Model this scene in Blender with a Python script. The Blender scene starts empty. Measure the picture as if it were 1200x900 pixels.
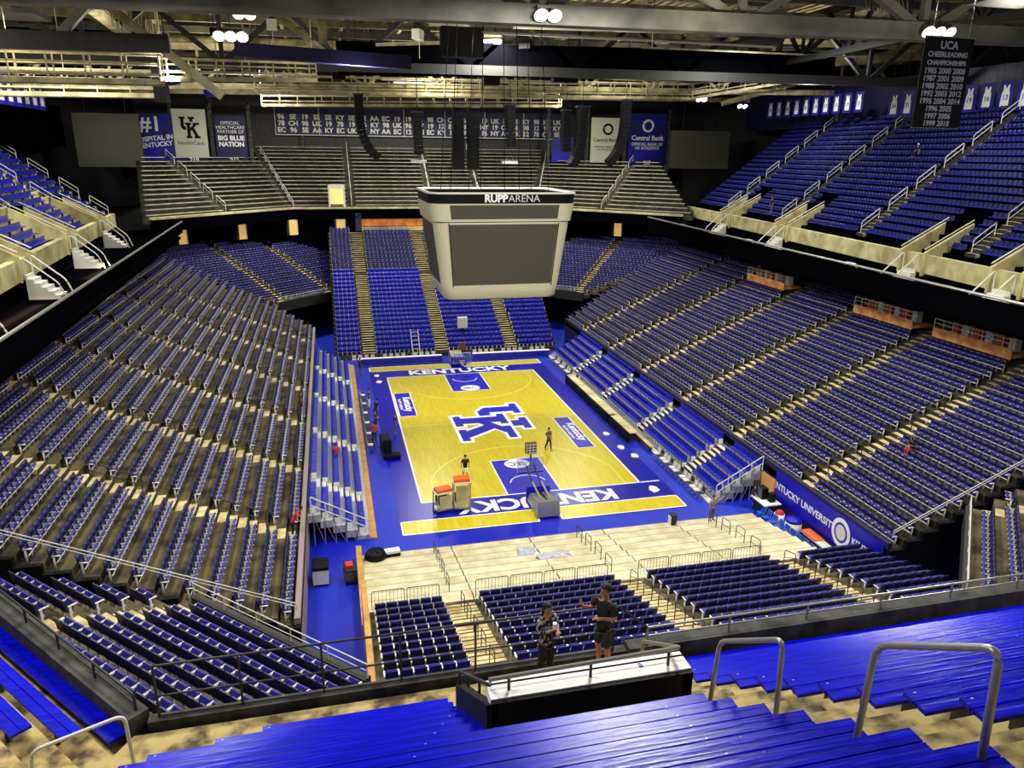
import bpy, math, random
import numpy as np
from mathutils import Matrix, Vector
random.seed(7); np.random.seed(7)
SC = bpy.context.scene
PI = math.pi

# ------------------------------------------------------------------ camera, world, exposure
CX, CY, CZ, YAW, PITCH, ROLL, FPX = -12.451, -58.219, 21.916, -0.241, 0.303, 0.013, 867.7
def cam_axes():
    cy, sy = math.cos(YAW), math.sin(YAW)
    f = Vector((-sy*math.cos(PITCH), cy*math.cos(PITCH), -math.sin(PITCH)))
    r = Vector((cy, sy, 0)); u = r.cross(f)
    c, s = math.cos(ROLL), math.sin(ROLL)
    return c*r+s*u, -s*r+c*u, f
AR, AU, AF = cam_axes()
cam = bpy.data.objects.new('camera', bpy.data.cameras.new('camera'))
SC.collection.objects.link(cam)
cam.matrix_world = Matrix(((AR.x, AU.x, -AF.x, CX), (AR.y, AU.y, -AF.y, CY), (AR.z, AU.z, -AF.z, CZ), (0, 0, 0, 1)))
cam.data.sensor_width = 36; cam.data.lens = 36*FPX/1200; cam.data.clip_end = 400; cam.data.clip_start = .1
SC.camera = cam
def in_view(x, y, z, m=60):
    d = Vector((x-CX, y-CY, z-CZ)); w = d.dot(AF)
    if w < 1: return False
    px = 600+FPX*d.dot(AR)/w; py = 450-FPX*d.dot(AU)/w
    return -m < px < 1200+m and -m < py < 900+m
W = bpy.data.worlds.new('world'); SC.world = W; W.use_nodes = True
W.node_tree.nodes['Background'].inputs[0].default_value = (.95, .97, 1, 1)
W.node_tree.nodes['Background'].inputs[1].default_value = .22
SC.view_settings.view_transform = 'Standard'; SC.view_settings.look = 'None'
SC.view_settings.gamma = 1; SC.view_settings.use_curve_mapping = False
SC.view_settings.exposure = 0.35
SC.cycles.max_bounces = 4; SC.cycles.diffuse_bounces = 2; SC.cycles.glossy_bounces = 2
SC.cycles.sample_clamp_indirect = 4

def area(name, loc, rot, sx, sy, power, col=(1, .97, .9), spread=PI):
    l = bpy.data.lights.new(name, 'AREA'); l.shape = 'RECTANGLE'; l.size = sx; l.size_y = sy
    l.energy = power; l.color = col; l.spread = spread
    o = bpy.data.objects.new(name, l); o.location = loc; o.rotation_euler = rot; SC.collection.objects.link(o); return o
LIGHTS = [(0, -22, 29.5, 2.0), (2, 8, 31.0, 2.0), (-20, -24, 28.5, 1.3), (20, -26, 29, 1.3), (-30, -4, 29.2, 1.1), (24, 4, 31, 1.3),
          (-20, 36, 31, 2.1), (20, 36, 31, 2.1), (0, 42, 31, 2.5), (-4, -40, 28.2, 1.1), (-20, -46, 28, .7), (12, -50, 28, .9),
          (-36, 22, 32, 1.2), (38, 22, 33, .9), (38, -8, 33, .9), (-36, -10, 32, .9)]
UPL = [(-22, -4, 26, 1), (-10, 0, 26.5, 1), (4, 4, 26.5, .8), (-22, 24, 26.5, 1.2), (0, 26, 26.5, 1.5), (20, 24, 26.5, 1.2), (-40, 0, 26, .8), (36, 14, 27.5, .7), (8, -20, 27, .5), (22, -24, 27, .5)]
for i, (x, y, z, p) in enumerate(LIGHTS):
    area('arena_light', (x, y, z), (0, 0, 0), 3.0, 3.0, 2100*p)
for i, (x, y, z, p) in enumerate(UPL): area('roof_fill_uplight', (x, y, z), (PI, 0, 0), 1.6, 1.6, 900*p, (1, .95, .78))  # added upward fill, no fixture behind it, brightens the roof steel

# ------------------------------------------------------------------ materials
def lin(h):
    h = h.lstrip('#'); c = [int(h[i:i+2], 16)/255 for i in (0, 2, 4)]
    return tuple((x/12.92 if x <= .04045 else ((x+.055)/1.055)**2.4) for x in c)+(1,)
MATS = {}
def mat(name, col, rough=.6, metal=0, var=None, vs=3.0, bump=0, emit=0, vlow=.35, vhigh=.65, detail=4):
    if name in MATS: return MATS[name]
    m = bpy.data.materials.new(name); m.use_nodes = True; nt = m.node_tree; b = nt.nodes['Principled BSDF']
    b.inputs['Base Color'].default_value = lin(col); b.inputs['Roughness'].default_value = rough
    b.inputs['Metallic'].default_value = metal
    if var:
        tc = nt.nodes.new('ShaderNodeTexCoord'); n = nt.nodes.new('ShaderNodeTexNoise'); r = nt.nodes.new('ShaderNodeValToRGB')
        n.inputs['Scale'].default_value = vs; n.inputs['Detail'].default_value = detail
        r.color_ramp.elements[0].position = vlow; r.color_ramp.elements[1].position = vhigh
        r.color_ramp.elements[0].color = lin(var); r.color_ramp.elements[1].color = lin(col)
        nt.links.new(tc.outputs['Object'], n.inputs['Vector']); nt.links.new(n.outputs['Fac'], r.inputs['Fac'])
        nt.links.new(r.outputs['Color'], b.inputs['Base Color'])
        if bump:
            bp = nt.nodes.new('ShaderNodeBump'); bp.inputs['Strength'].default_value = bump
            nt.links.new(n.outputs['Fac'], bp.inputs['Height']); nt.links.new(bp.outputs['Normal'], b.inputs['Normal'])
    if emit:
        b.inputs['Emission Color'].default_value = lin(col); b.inputs['Emission Strength'].default_value = emit
    MATS[name] = m; return m
M_CONC = mat('bowl_concrete', '#685e3a', .9, var='#2c281a', vs=.9, detail=8, vlow=.38, vhigh=.6)
M_STEP = mat('aisle_step_concrete', '#e0cf96', .8, var='#a4915c', vs=1.2, detail=8)
M_RISER_SHADE = mat('shaded_step_riser', '#2a2618', .9)  # step shadows put into the colour of riser and nosing strips
M_CREAM = mat('cream_concrete', '#d6cd98', .8, var='#a09660', vs=.8, detail=8)
M_DECK = mat('deck_concrete', '#b8a468', .85, var='#4c4026', vs=2.6, detail=10, vlow=.36, vhigh=.56)
M_DARK = mat('black_paint', '#08080a', .6); M_DARK.node_tree.nodes['Principled BSDF'].inputs['Specular IOR Level'].default_value = .2
M_DGREY = mat('dark_grey_paint', '#2a2a28', .6, var='#1a1a1a', vs=2)
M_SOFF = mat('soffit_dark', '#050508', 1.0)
M_GREYW = mat('weathered_grey_concrete', '#4e4e48', .85, var='#1e1e1c', vs=2.5, detail=8)
M_NAVYB = mat('navy_seat_back', '#14124c', .45)
M_NAVYP = mat('violet_navy_seat_pan', '#2c2888', .45)
M_NAVYD = mat('dark_navy_upholstery', '#16154a', .6)
M_ARM = mat('light_grey_armrest', '#dcd8cc', .5)
M_BRIGHT = mat('bright_blue_plastic', '#0c18a8', .4)
M_BENCH = mat('glossy_blue_bench', '#0410dc', .36, var='#0209c0', vs=1.5)
M_UBLUE = mat('upper_blue_seat', '#0e169c', .3)
M_UBLUE2 = mat('upper_blue_back', '#090c5c', .4)
M_ALU = mat('aluminium_bench', '#cfcdb0', .4, .2, var='#9a9880', vs=1.5)
M_ALUW = mat('light_platform_plank', '#d9d2b0', .6, var='#b9ae84', vs=1.2, detail=8)
M_WHITE = mat('white_paint', '#f2f2ee', .5)
M_OFFW = mat('off_white_paint', '#d8d8c8', .5)
M_STEEL = mat('galvanised_steel', '#a4a49c', .35, .6)
M_STEELD = mat('dark_steel', '#34342f', .5, .3)
M_RAILG = mat('grey_painted_rail', '#8f8f88', .35, .4)
M_FLOORB = mat('blue_floor', '#0830be', .45, var='#0410a8', vs=.12)
M_FLOORA = mat('court_apron_blue', '#0606aa', .3, var='#04048e', vs=.3)
M_ROYAL = mat('royal_blue_paint', '#0608b4', .4)
M_NAVY = mat('navy_banner', '#14124c', .6, var='#0c0b34', vs=.5)
M_BBANNER = mat('blue_banner', '#1512a0', .6, var='#0b0a50', vs=.25)
M_YEL = mat('wood_yellow', '#e6c81e', .3)
M_SKIN = mat('skin', '#b07a5c', .55)
M_SKIND = mat('brown_skin', '#8a5840', .55)
M_HAIR = mat('dark_hair', '#0d0a08', .6)
M_BLACK = mat('black_cloth', '#0c0c10', .8)
M_GREYC = mat('grey_cloth', '#55555c', .8)
M_RED = mat('red_cloth', '#c43024', .7)
M_TEAL = mat('teal_cloth', '#5f8f88', .7)
M_ORANGE = mat('orange_plastic', '#e0662a', .5)
M_WOOD = mat('warm_wood', '#c89850', .5, var='#a87c3a', vs=2)
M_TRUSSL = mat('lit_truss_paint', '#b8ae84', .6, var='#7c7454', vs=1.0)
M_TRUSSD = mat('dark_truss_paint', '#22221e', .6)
M_SCRG = mat('scoreboard_shell', '#d0ccac', .4, .0)
M_SCREEN = mat('unlit_led_screen', '#4a483a', .5, .0)
M_GLOW = mat('lamp_lens', '#fff6e4', .3, emit=9)
M_BLUED = mat('blue_duct', '#0a0a3c', .5)
def court_wood():
    m = mat('court_hardwood', '#dfc424', .3); nt = m.node_tree; b = nt.nodes['Principled BSDF']
    tc = nt.nodes.new('ShaderNodeTexCoord'); mp = nt.nodes.new('ShaderNodeMapping'); br = nt.nodes.new('ShaderNodeTexBrick')
    mp.inputs['Rotation'].default_value[2] = PI/2
    br.inputs['Color1'].default_value = lin('#d2c620'); br.inputs['Color2'].default_value = lin('#c8b418')
    br.inputs['Mortar'].default_value = lin('#b0a014'); br.inputs['Scale'].default_value = 1
    br.inputs['Brick Width'].default_value = 1.1; br.inputs['Row Height'].default_value = .16; br.inputs['Mortar Size'].default_value = .006
    nt.links.new(tc.outputs['Object'], mp.inputs[0]); nt.links.new(mp.outputs[0], br.inputs['Vector'])
    nt.links.new(br.outputs['Color'], b.inputs['Base Color']); return m
M_COURT = court_wood()
M_SOFF.node_tree.nodes['Principled BSDF'].inputs['Specular IOR Level'].default_value = 0
M_BEAMG = mat('grey_roof_beam', '#7c7c6e', .7, var='#585850', vs=.5)
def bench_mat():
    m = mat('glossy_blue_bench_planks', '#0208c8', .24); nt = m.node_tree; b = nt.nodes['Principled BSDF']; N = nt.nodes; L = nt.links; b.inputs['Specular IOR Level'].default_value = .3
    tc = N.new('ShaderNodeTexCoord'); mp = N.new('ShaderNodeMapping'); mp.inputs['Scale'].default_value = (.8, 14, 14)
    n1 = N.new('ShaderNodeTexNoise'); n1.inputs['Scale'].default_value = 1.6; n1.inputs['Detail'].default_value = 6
    r1 = N.new('ShaderNodeValToRGB'); r1.color_ramp.elements[0].color = lin('#0106a8'); r1.color_ramp.elements[1].color = lin('#0410d8'); r1.color_ramp.elements[0].position = .4; r1.color_ramp.elements[1].position = .62  # lengthwise lighter blue scuffs, with streak highlights put into the colour
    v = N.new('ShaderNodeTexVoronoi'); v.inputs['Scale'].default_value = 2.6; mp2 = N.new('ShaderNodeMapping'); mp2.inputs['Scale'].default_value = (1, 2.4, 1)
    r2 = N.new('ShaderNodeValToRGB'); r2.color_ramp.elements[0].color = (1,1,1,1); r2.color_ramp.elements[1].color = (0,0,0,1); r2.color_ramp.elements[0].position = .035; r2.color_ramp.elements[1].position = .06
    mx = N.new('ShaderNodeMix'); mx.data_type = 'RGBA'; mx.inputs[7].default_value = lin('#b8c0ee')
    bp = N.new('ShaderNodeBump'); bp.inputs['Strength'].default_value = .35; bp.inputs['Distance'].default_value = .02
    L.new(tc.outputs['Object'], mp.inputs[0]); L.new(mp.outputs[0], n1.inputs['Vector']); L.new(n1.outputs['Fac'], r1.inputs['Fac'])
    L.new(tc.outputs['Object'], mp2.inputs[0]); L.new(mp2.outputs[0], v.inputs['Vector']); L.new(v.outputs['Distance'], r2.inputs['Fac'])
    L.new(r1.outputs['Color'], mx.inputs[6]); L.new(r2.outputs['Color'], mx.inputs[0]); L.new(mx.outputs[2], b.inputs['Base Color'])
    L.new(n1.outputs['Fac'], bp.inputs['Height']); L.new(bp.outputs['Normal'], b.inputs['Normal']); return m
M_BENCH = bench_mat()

# ------------------------------------------------------------------ helpers
ORD = ['first', 'second', 'third', 'fourth', 'fifth', 'sixth', 'seventh', 'eighth', 'ninth', 'tenth', 'eleventh', 'twelfth', 'thirteenth', 'fourteenth', 'fifteenth', 'sixteenth', 'seventeenth']
SKINS = []
class MB:
    def __init__(s): s.v = []; s.f = []; s.m = []
    def add(s, vs, fs, m=0, M=None):
        n = len(s.v)
        if M is not None: vs = [tuple(M @ Vector(p)) for p in vs]
        s.v += [tuple(p) for p in vs]; s.f += [tuple(i+n for i in f) for f in fs]; s.m += [m]*len(fs); return s
    def box(s, x0, x1, y0, y1, z0, z1, m=0, M=None):
        return s.add([(x0,y0,z0),(x1,y0,z0),(x1,y1,z0),(x0,y1,z0),(x0,y0,z1),(x1,y0,z1),(x1,y1,z1),(x0,y1,z1)],
                     [(0,3,2,1),(4,5,6,7),(0,1,5,4),(1,2,6,5),(2,3,7,6),(3,0,4,7)], m, M)
    def prism(s, poly, z0, z1, m=0, M=None):
        n = len(poly)
        if sum(poly[i][0]*poly[(i+1)%n][1]-poly[(i+1)%n][0]*poly[i][1] for i in range(n)) < 0: poly = poly[::-1]
        vs = [(x, y, z0) for x, y in poly]+[(x, y, z1) for x, y in poly]
        return s.add(vs, [tuple(range(n-1, -1, -1)), tuple(range(n, 2*n))]+[(i, (i+1)%n, n+(i+1)%n, n+i) for i in range(n)], m, M)
    def hexa(s, b, t, m=0):
        return s.add(list(b)+list(t), [(0,3,2,1),(4,5,6,7),(0,1,5,4),(1,2,6,5),(2,3,7,6),(3,0,4,7)], m)
    def tube(s, pts, r, n=8, m=0, closed=False):
        pts = [Vector(p) for p in pts]; rings = []
        for i, p in enumerate(pts):
            if closed: d = (pts[(i+1)%len(pts)]-pts[i-1]).normalized()
            else:
                d = Vector()
                if i: d += (p-pts[i-1]).normalized()
                if i < len(pts)-1: d += (pts[i+1]-p).normalized()
                d = d.normalized() if d.length > 1e-6 else Vector((0,0,1))
            a = Vector((0,0,1)) if abs(d.z) < .9 else Vector((1,0,0))
            u = d.cross(a).normalized(); w = d.cross(u)
            rr = r[i] if isinstance(r, (list, tuple)) else r
            rings.append([tuple(p+rr*(math.cos(2*PI*k/n)*u+math.sin(2*PI*k/n)*w)) for k in range(n)])
        vs = [q for g in rings for q in g]; fs = []
        L = len(rings)
        for i in range(L if closed else L-1):
            j = (i+1)%L
            for k in range(n): fs.append((i*n+k, i*n+(k+1)%n, j*n+(k+1)%n, j*n+k))
        if not closed: fs += [tuple(range(n-1, -1, -1)), tuple(range((L-1)*n, L*n))]
        return s.add(vs, fs, m)
    def beam(s, a, b, w, h, m=0):
        a = Vector(a); b = Vector(b); d = (b-a).normalized()
        up = Vector((0,0,1)) if abs(d.z) < .95 else Vector((0,1,0))
        u = d.cross(up).normalized()*w/2; v = u.normalized().cross(d).normalized()*h/2
        return s.hexa([a-u-v, a+u-v, b+u-v, b-u-v], [a-u+v, a+u+v, b+u+v, b-u+v], m)
    def lathe(s, prof, n=16, m=0, M=None):
        vs = [(r*math.cos(2*PI*k/n), r*math.sin(2*PI*k/n), z) for r, z in prof for k in range(n)]; fs = []
        for i in range(len(prof)-1):
            for k in range(n): fs.append((i*n+k, i*n+(k+1)%n, (i+1)*n+(k+1)%n, (i+1)*n+k))
        fs += [tuple(range(n-1, -1, -1)), tuple(range((len(prof)-1)*n, len(prof)*n))]
        return s.add(vs, fs, m, M)
    def mesh(s, name, mats):
        me = bpy.data.meshes.new(name); me.from_pydata(s.v, [], s.f)
        mats = mats if isinstance(mats, (list, tuple)) else [mats]
        for m in mats: me.materials.append(m)
        if len(mats) > 1: me.polygons.foreach_set('material_index', s.m)
        me.update(); return me
    def build(s, name, mats, parent=None, smooth=False):
        me = s.mesh(name, mats)
        if smooth: me.polygons.foreach_set('use_smooth', [True]*len(me.polygons))
        o = bpy.data.objects.new(name, me); SC.collection.objects.link(o)
        if parent: o.parent = parent
        return o
def tag(o, label=None, cat=None, group=None, kind=None):
    if label: o['label'] = label
    if cat: o['category'] = cat
    if group: o['group'] = group
    if kind: o['kind'] = kind
    return o
def struct(o): o['kind'] = 'structure'; return o
def empty(name, loc=(0,0,0), rz=0, label=None, cat=None, group=None):
    o = bpy.data.objects.new(name, None); SC.collection.objects.link(o); o.location = loc; o.rotation_euler = (0,0,rz)
    o.empty_display_size = .2
    return tag(o, label, cat, group)
def copy_tree(o, kids, parent=None):
    c = o.copy(); SC.collection.objects.link(c)
    if parent: c.parent = parent
    for k in kids.get(o.name, []): copy_tree(k, kids, c)
    return c
def kids_of(root):
    d = {}
    def rec(o):
        d[o.name] = list(o.children)
        for k in o.children: rec(k)
    rec(root); return d
def chamfer(pts, r, k=4):
    out = [Vector(pts[0])]
    for i in range(1, len(pts)-1):
        p = Vector(pts[i]); a = (Vector(pts[i-1])-p); b = (Vector(pts[i+1])-p)
        ra = min(r, a.length*.45); rb = min(r, b.length*.45); A = p+a.normalized()*ra; B = p+b.normalized()*rb
        for j in range(k+1):
            t = j/k; out.append((1-t)**2*A+2*t*(1-t)*p+t*t*B)
    out.append(Vector(pts[-1])); return out
def text_mesh(name, s, size, m, parent=None, M=None, extrude=.01, bold=0, align='CENTER', sx=1.0):
    cu = bpy.data.curves.new(name, 'FONT'); cu.body = s; cu.size = size; cu.extrude = extrude; cu.offset = bold
    cu.align_x = align; cu.align_y = 'CENTER'; cu.resolution_u = 3; cu.space_line = .95
    t = bpy.data.objects.new(name+'_t', cu); 
    me = bpy.data.meshes.new_from_object(t)
    bpy.data.objects.remove(t)
    me.name = name; me.materials.clear(); me.materials.append(m)
    if M is not None: me.transform(M @ Matrix.Diagonal((sx, 1, 1, 1)))
    o = bpy.data.objects.new(name, me); SC.collection.objects.link(o)
    if parent: o.parent = parent
    return o
def frameM(o, x, y):
    x = Vector(x).normalized(); y = Vector(y).normalized(); z = x.cross(y)
    return Matrix(((x.x, y.x, z.x, o[0]), (x.y, y.y, z.y, o[1]), (x.z, y.z, z.z, o[2]), (0,0,0,1)))

# ------------------------------------------------------------------ stands (structure) and the seat positions they carry
SEATS = []      # (kind, block, x, y, z, rotz)
S2 = math.sqrt(2)
def stand(name, org, ud, vd, z0, n, tread, rise, ua, ub, aisles, aw, kind, block, pitch=.52, mats=None, thick=.45,
          skip=None, step=True, rows_from=0, seatv=.62):
    ud = Vector(ud[:2]).normalized(); vd = Vector(vd[:2]).normalized(); O = Vector((org[0], org[1]))
    P = lambda u, v: O+ud*u+vd*v
    mb = MB(); flip = ud.x*vd.y-ud.y*vd.x < 0
    fa = ua if callable(ua) else (lambda v: ua); fb = ub if callable(ub) else (lambda v: ub)
    rz = math.atan2(-vd.x, vd.y)
    def slab(u0, u1, v0, v1, za, zb, m):
        q = [P(u0, v0), P(u1, v0), P(u1, v1), P(u0, v1)]
        mb.prism([(p.x, p.y) for p in q], za, zb, m)
    for r in range(n):
        v0, v1 = r*tread, (r+1)*tread; z = z0+r*rise
        a, b = fa(v0+tread/2), fb(v0+tread/2)
        slab(a, b, v0, v1+.02, z-thick, z, 0)
        cuts = [(c(v0) if callable(c) else c) for c in aisles]
        cuts = [c for c in cuts if a < c < b]
        edges = [a+.12]+sum([[c-aw/2, c+aw/2] for c in cuts], [])+[b-.12]
        if step:
            for c in cuts:
                if r == 0: continue
                slab(c-aw/2+.04, c+aw/2-.04, v0-tread*.5 if r else v0-.3, v0, z-rise-.02, z-rise/2, 1)
                slab(c-aw/2+.04, c+aw/2-.04, v0+.02, v0+tread*.46, z-.02, z+.012, 1)
                slab(c-aw/2+.04, c+aw/2-.04, (v0-tread*.5 if r else v0-.3)-.03, (v0-tread*.5 if r else v0-.3)+.015, z-rise-.02, z-rise/2+.004, 2)
                slab(c-aw/2+.04, c+aw/2-.04, v0-.06, v0+.02, z-rise/2, z+.014, 2)
        if kind and r >= rows_from:
            for k in range(0, len(edges), 2):
                L = edges[k+1]-edges[k]
                if L < pitch: continue
                ns = int(L/pitch); off = (L-ns*pitch)/2
                for i in range(ns):
                    u = edges[k]+off+(i+.5)*pitch
                    if skip and skip(u, r): continue
                    q = P(u, v0+tread*seatv)
                    bi = min(range(len(aisles)+1), key=lambda j: 0 if ((j == 0 or edges[k] >= cuts[j-1]) and (j >= len(cuts) or edges[k] < cuts[j])) else 1) if cuts else 0
                    SEATS.append((kind, f'{block}|{bi}', q.x, q.y, z, rz))
    return struct(mb.build(name, (mats or [M_CONC, M_STEP])+[M_RISER_SHADE]))
AIS = [-22.2, -13.8, -5.4, 3.0, 11.4, 19.8]
TR, RI = .92, .414
XW = 14.62
stand('terrace_east', (XW, 0), (0, 1), (1, 0), 2.55, 20, TR, RI, -29.8, lambda v: 25.5+min(v*.45, 5.5), AIS, 1.15, 'arena', 'E', mats=[mat('east_bowl_concrete', '#3c3828', .9, var='#1a1810', vs=.9, detail=8), M_STEP], skip=lambda u, r: r > 15 and (3.4 < u < 10.8 or -13.2 < u < -5.8 or -21.8 < u < -14.4 or u < -22.6))
stand('terrace_west', (-XW, 0), (0, 1), (-1, 0), 2.55, 20, TR, RI, -29.8, lambda v: 26.0+min(v*.9, 7.5), AIS, 1.15, 'arena', 'W')
SAIS = [-7.46, 1.0, 9.55]
stand('terrace_south', (0, -27.9), (1, 0), (0, -1), 1.45, 10, .80, .215, -11.75, 14.4, SAIS, 1.45, 'arena', 'S')
def corner(name, sx, sy, n, aisles, block):
    ud = Vector((1, -sx*sy, 0)); vd = Vector((sx, sy, 0))
    # in the frame of the corner, u to the west stand side is cut by y = 30.6, the other by x = 12.2
    if sx < 0: ua, ub = (lambda v: -4.88-v), (lambda v: 4.17+v)
    else: ua, ub = (lambda v: -4.17-v), (lambda v: 4.88+v)
    return stand(name, (sx*15.15, sy*34.05), ud, vd, 4.7, n, TR, RI, ua, ub, aisles, 1.0, 'arena', block)
corner('terrace_southwest', -1, -1, 13, [-4.5], 'SW')
corner('terrace_southeast', 1, -1, 13, [4.5], 'SE')
corner('terrace_northwest', -1, 1, 16, [-4.0, 3.6], 'NW')
corner('terrace_northeast', 1, 1, 16, [-3.6, 4.0], 'NE')
NAIS = [-8.9, -.8, 7.2]
stand('terrace_north', (0, 37.0), (1, 0), (0, 1), 7.1, 11, .92, .41, -12.6, 14.0, NAIS, 1.5, 'arena', 'N')
# telescopic platforms
stand('telescopic_terrace_north', (0, 21.8), (1, 0), (0, 1), .4, 19, .8, .36, -12.6, lambda v: 12.4+v*.1, NAIS, 1.5, 'portable', 'NP',
      mats=[M_STEELD, M_STEP], pitch=.5)
stand('telescopic_terrace_east', (11.15, 0), (0, 1), (1, 0), .25, 5, .69, .40, -18.4, 19.5, AIS[1:5], 1.2, 'portable', 'EP',
      mats=[mat('platform_grey', '#7c8494', .5), M_OFFW], pitch=.5)
stand('telescopic_terrace_west', (-11.15, 0), (0, 1), (-1, 0), .25, 5, .69, .40, -18.3, 19.5, AIS[1:5], 1.2, 'portable', 'WP',
      mats=[mat('platform_pale', '#b4b8bc', .5), M_OFFW], pitch=.5)
# E upper deck chairs
UE = lambda y: 33.0+.12*(y+1.5)
ue_d = Vector((.12, 1, 0)).normalized(); ue_n = Vector((1, -.12, 0)).normalized()
UEAIS = [-29, -14.4, -.4, 14.8, 29.5]
stand('upper_terrace_east', (UE(0), 0), ue_d, ue_n, 15.2, 20, .68, .55, -36, lambda v: 40, UEAIS, 1.1, 'upper', 'UE', pitch=.5, mats=[M_SOFF, M_CREAM], thick=.6, skip=lambda u, r: r < 5 and any(abs(u-q) < 1.4 for q in (-20, -10.6, 10.8, 25.5)))

# floor slab under everything (structure)
fl = MB(); fl.box(-60, 60, -62, 70, -.5, 0); struct(fl.build('floor', M_FLOORB))

# ------------------------------------------------------------------ seats: templates, individuals, the remainder
def seat_parts(kind):
    """list of (part name, MB, material); seat faces local -Y, origin on the tread under the seat"""
    out = []
    if kind == 'arena':
        b = MB()
        for (z0, z1, y0, y1) in ((.36, .60, .10, .13), (.60, .86, .13, .19)):
            b.hexa([(-.235,y0,z0),(.235,y0,z0),(.235,y0+.06,z0),(-.235,y0+.06,z0)], [(-.225,y1,z1),(.225,y1,z1),(.225,y1+.05,z1),(-.225,y1+.05,z1)])
        out.append(('backrest', b, M_NAVYB))
        p = MB(); p.hexa([(-.215,-.02,.30),(.215,-.02,.30),(.215,.10,.32),(-.215,.10,.32)], [(-.20,-.20,.63),(.20,-.20,.63),(.20,-.12,.66),(-.20,-.12,.66)])
        out.append(('seat_pan', p, M_NAVYP))
        for s in (-1, 1):
            a = MB(); a.box(s*.25-.03, s*.25+.03, -.22, .10, .56, .60); a.box(s*.25-.015, s*.25+.015, .0, .08, 0, .56)
            if s < 0: a.box(-.22, .25, -.06, -.01, .25, .30)
            out.append(('armrest', a, M_ARM))
    elif kind == 'portable':
        b = MB(); b.hexa([(-.225,.14,.42),(.225,.14,.42),(.225,.17,.42),(-.225,.17,.42)], [(-.225,.19,.82),(.225,.19,.82),(.225,.22,.82),(-.225,.22,.82)])
        out.append(('backrest', b, M_BRIGHT))
        p = MB(); p.box(-.22, .22, -.2, .16, .40, .45)
        out.append(('seat_pan', p, M_BRIGHT))
        l = MB()
        for s in (-1, 1): l.box(s*.235-.015, s*.235+.015, -.16, .16, .02, .40)
        l.box(-.235, .235, -.02, .02, .34, .38)
        out.append(('leg_frame', l, M_WHITE))
    elif kind == 'upper':
        b = MB(); b.hexa([(-.22,.10,.38),(.22,.10,.38),(.22,.14,.38),(-.22,.14,.38)], [(-.20,.17,.80),(.20,.17,.80),(.20,.21,.80),(-.20,.21,.80)])
        out.append(('backrest', b, M_UBLUE2))
        p = MB(); p.box(-.21, .21, -.22, .12, .40, .46)
        out.append(('seat_pan', p, M_UBLUE))
    return out
BLAB = {
 'S|0': 'navy folding seat in the south block beside the blue floor corner', 'S|1': 'navy folding seat in the south block behind the two people',
 'S|2': 'navy folding seat in the wide south block right of the black haired man', 'S|3': 'navy folding seat in the small south block under the royal blue wall banner',
 'SW|0': 'dark navy seat in the southwest corner block nearest the left picture edge', 'SW|1': 'dark navy seat in the southwest corner block behind the long front guard rail',
 'SE|0': 'navy seat in the southeast corner rows beside the black tunnel', 'SE|1': 'navy seat in the upper southeast corner rows at the right picture edge',
 'EP': 'bright blue chair with white legs on the telescopic rows east of the court', 'WP': 'bright blue chair on the telescopic rows west of the court',
 'NP': 'bright blue chair on the telescopic rows behind the far baseline', 'UE': 'blue chair in the upper east deck under the jersey banners',
}
RESTL = {'arena': ('remaining navy folding seats filling the lower bowl on all sides', 'seats'),
         'portable': ('remaining bright blue chairs on the telescopic rows around the court', 'chairs'),
         'upper': ('remaining blue chairs of the upper east deck', 'chairs')}
NAME = {'arena': 'folding_stadium_chair', 'portable': 'bleacher_chair', 'upper': 'upper_deck_chair'}
def lab(kind, blk):
    if blk in BLAB: return BLAB[blk]
    a, i = blk.split('|')
    if a in BLAB: return BLAB[a]
    side = {'E': 'east', 'W': 'west', 'N': 'north', 'NW': 'northwest corner', 'NE': 'northeast corner'}[a]
    i = int(i)
    if a in 'EW' and i == 0: return f'navy folding seat in the nearest block of the lower {side} stand'
    return f'navy folding seat in block {i+1} of the lower {side} stand counted from the near end'
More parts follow.
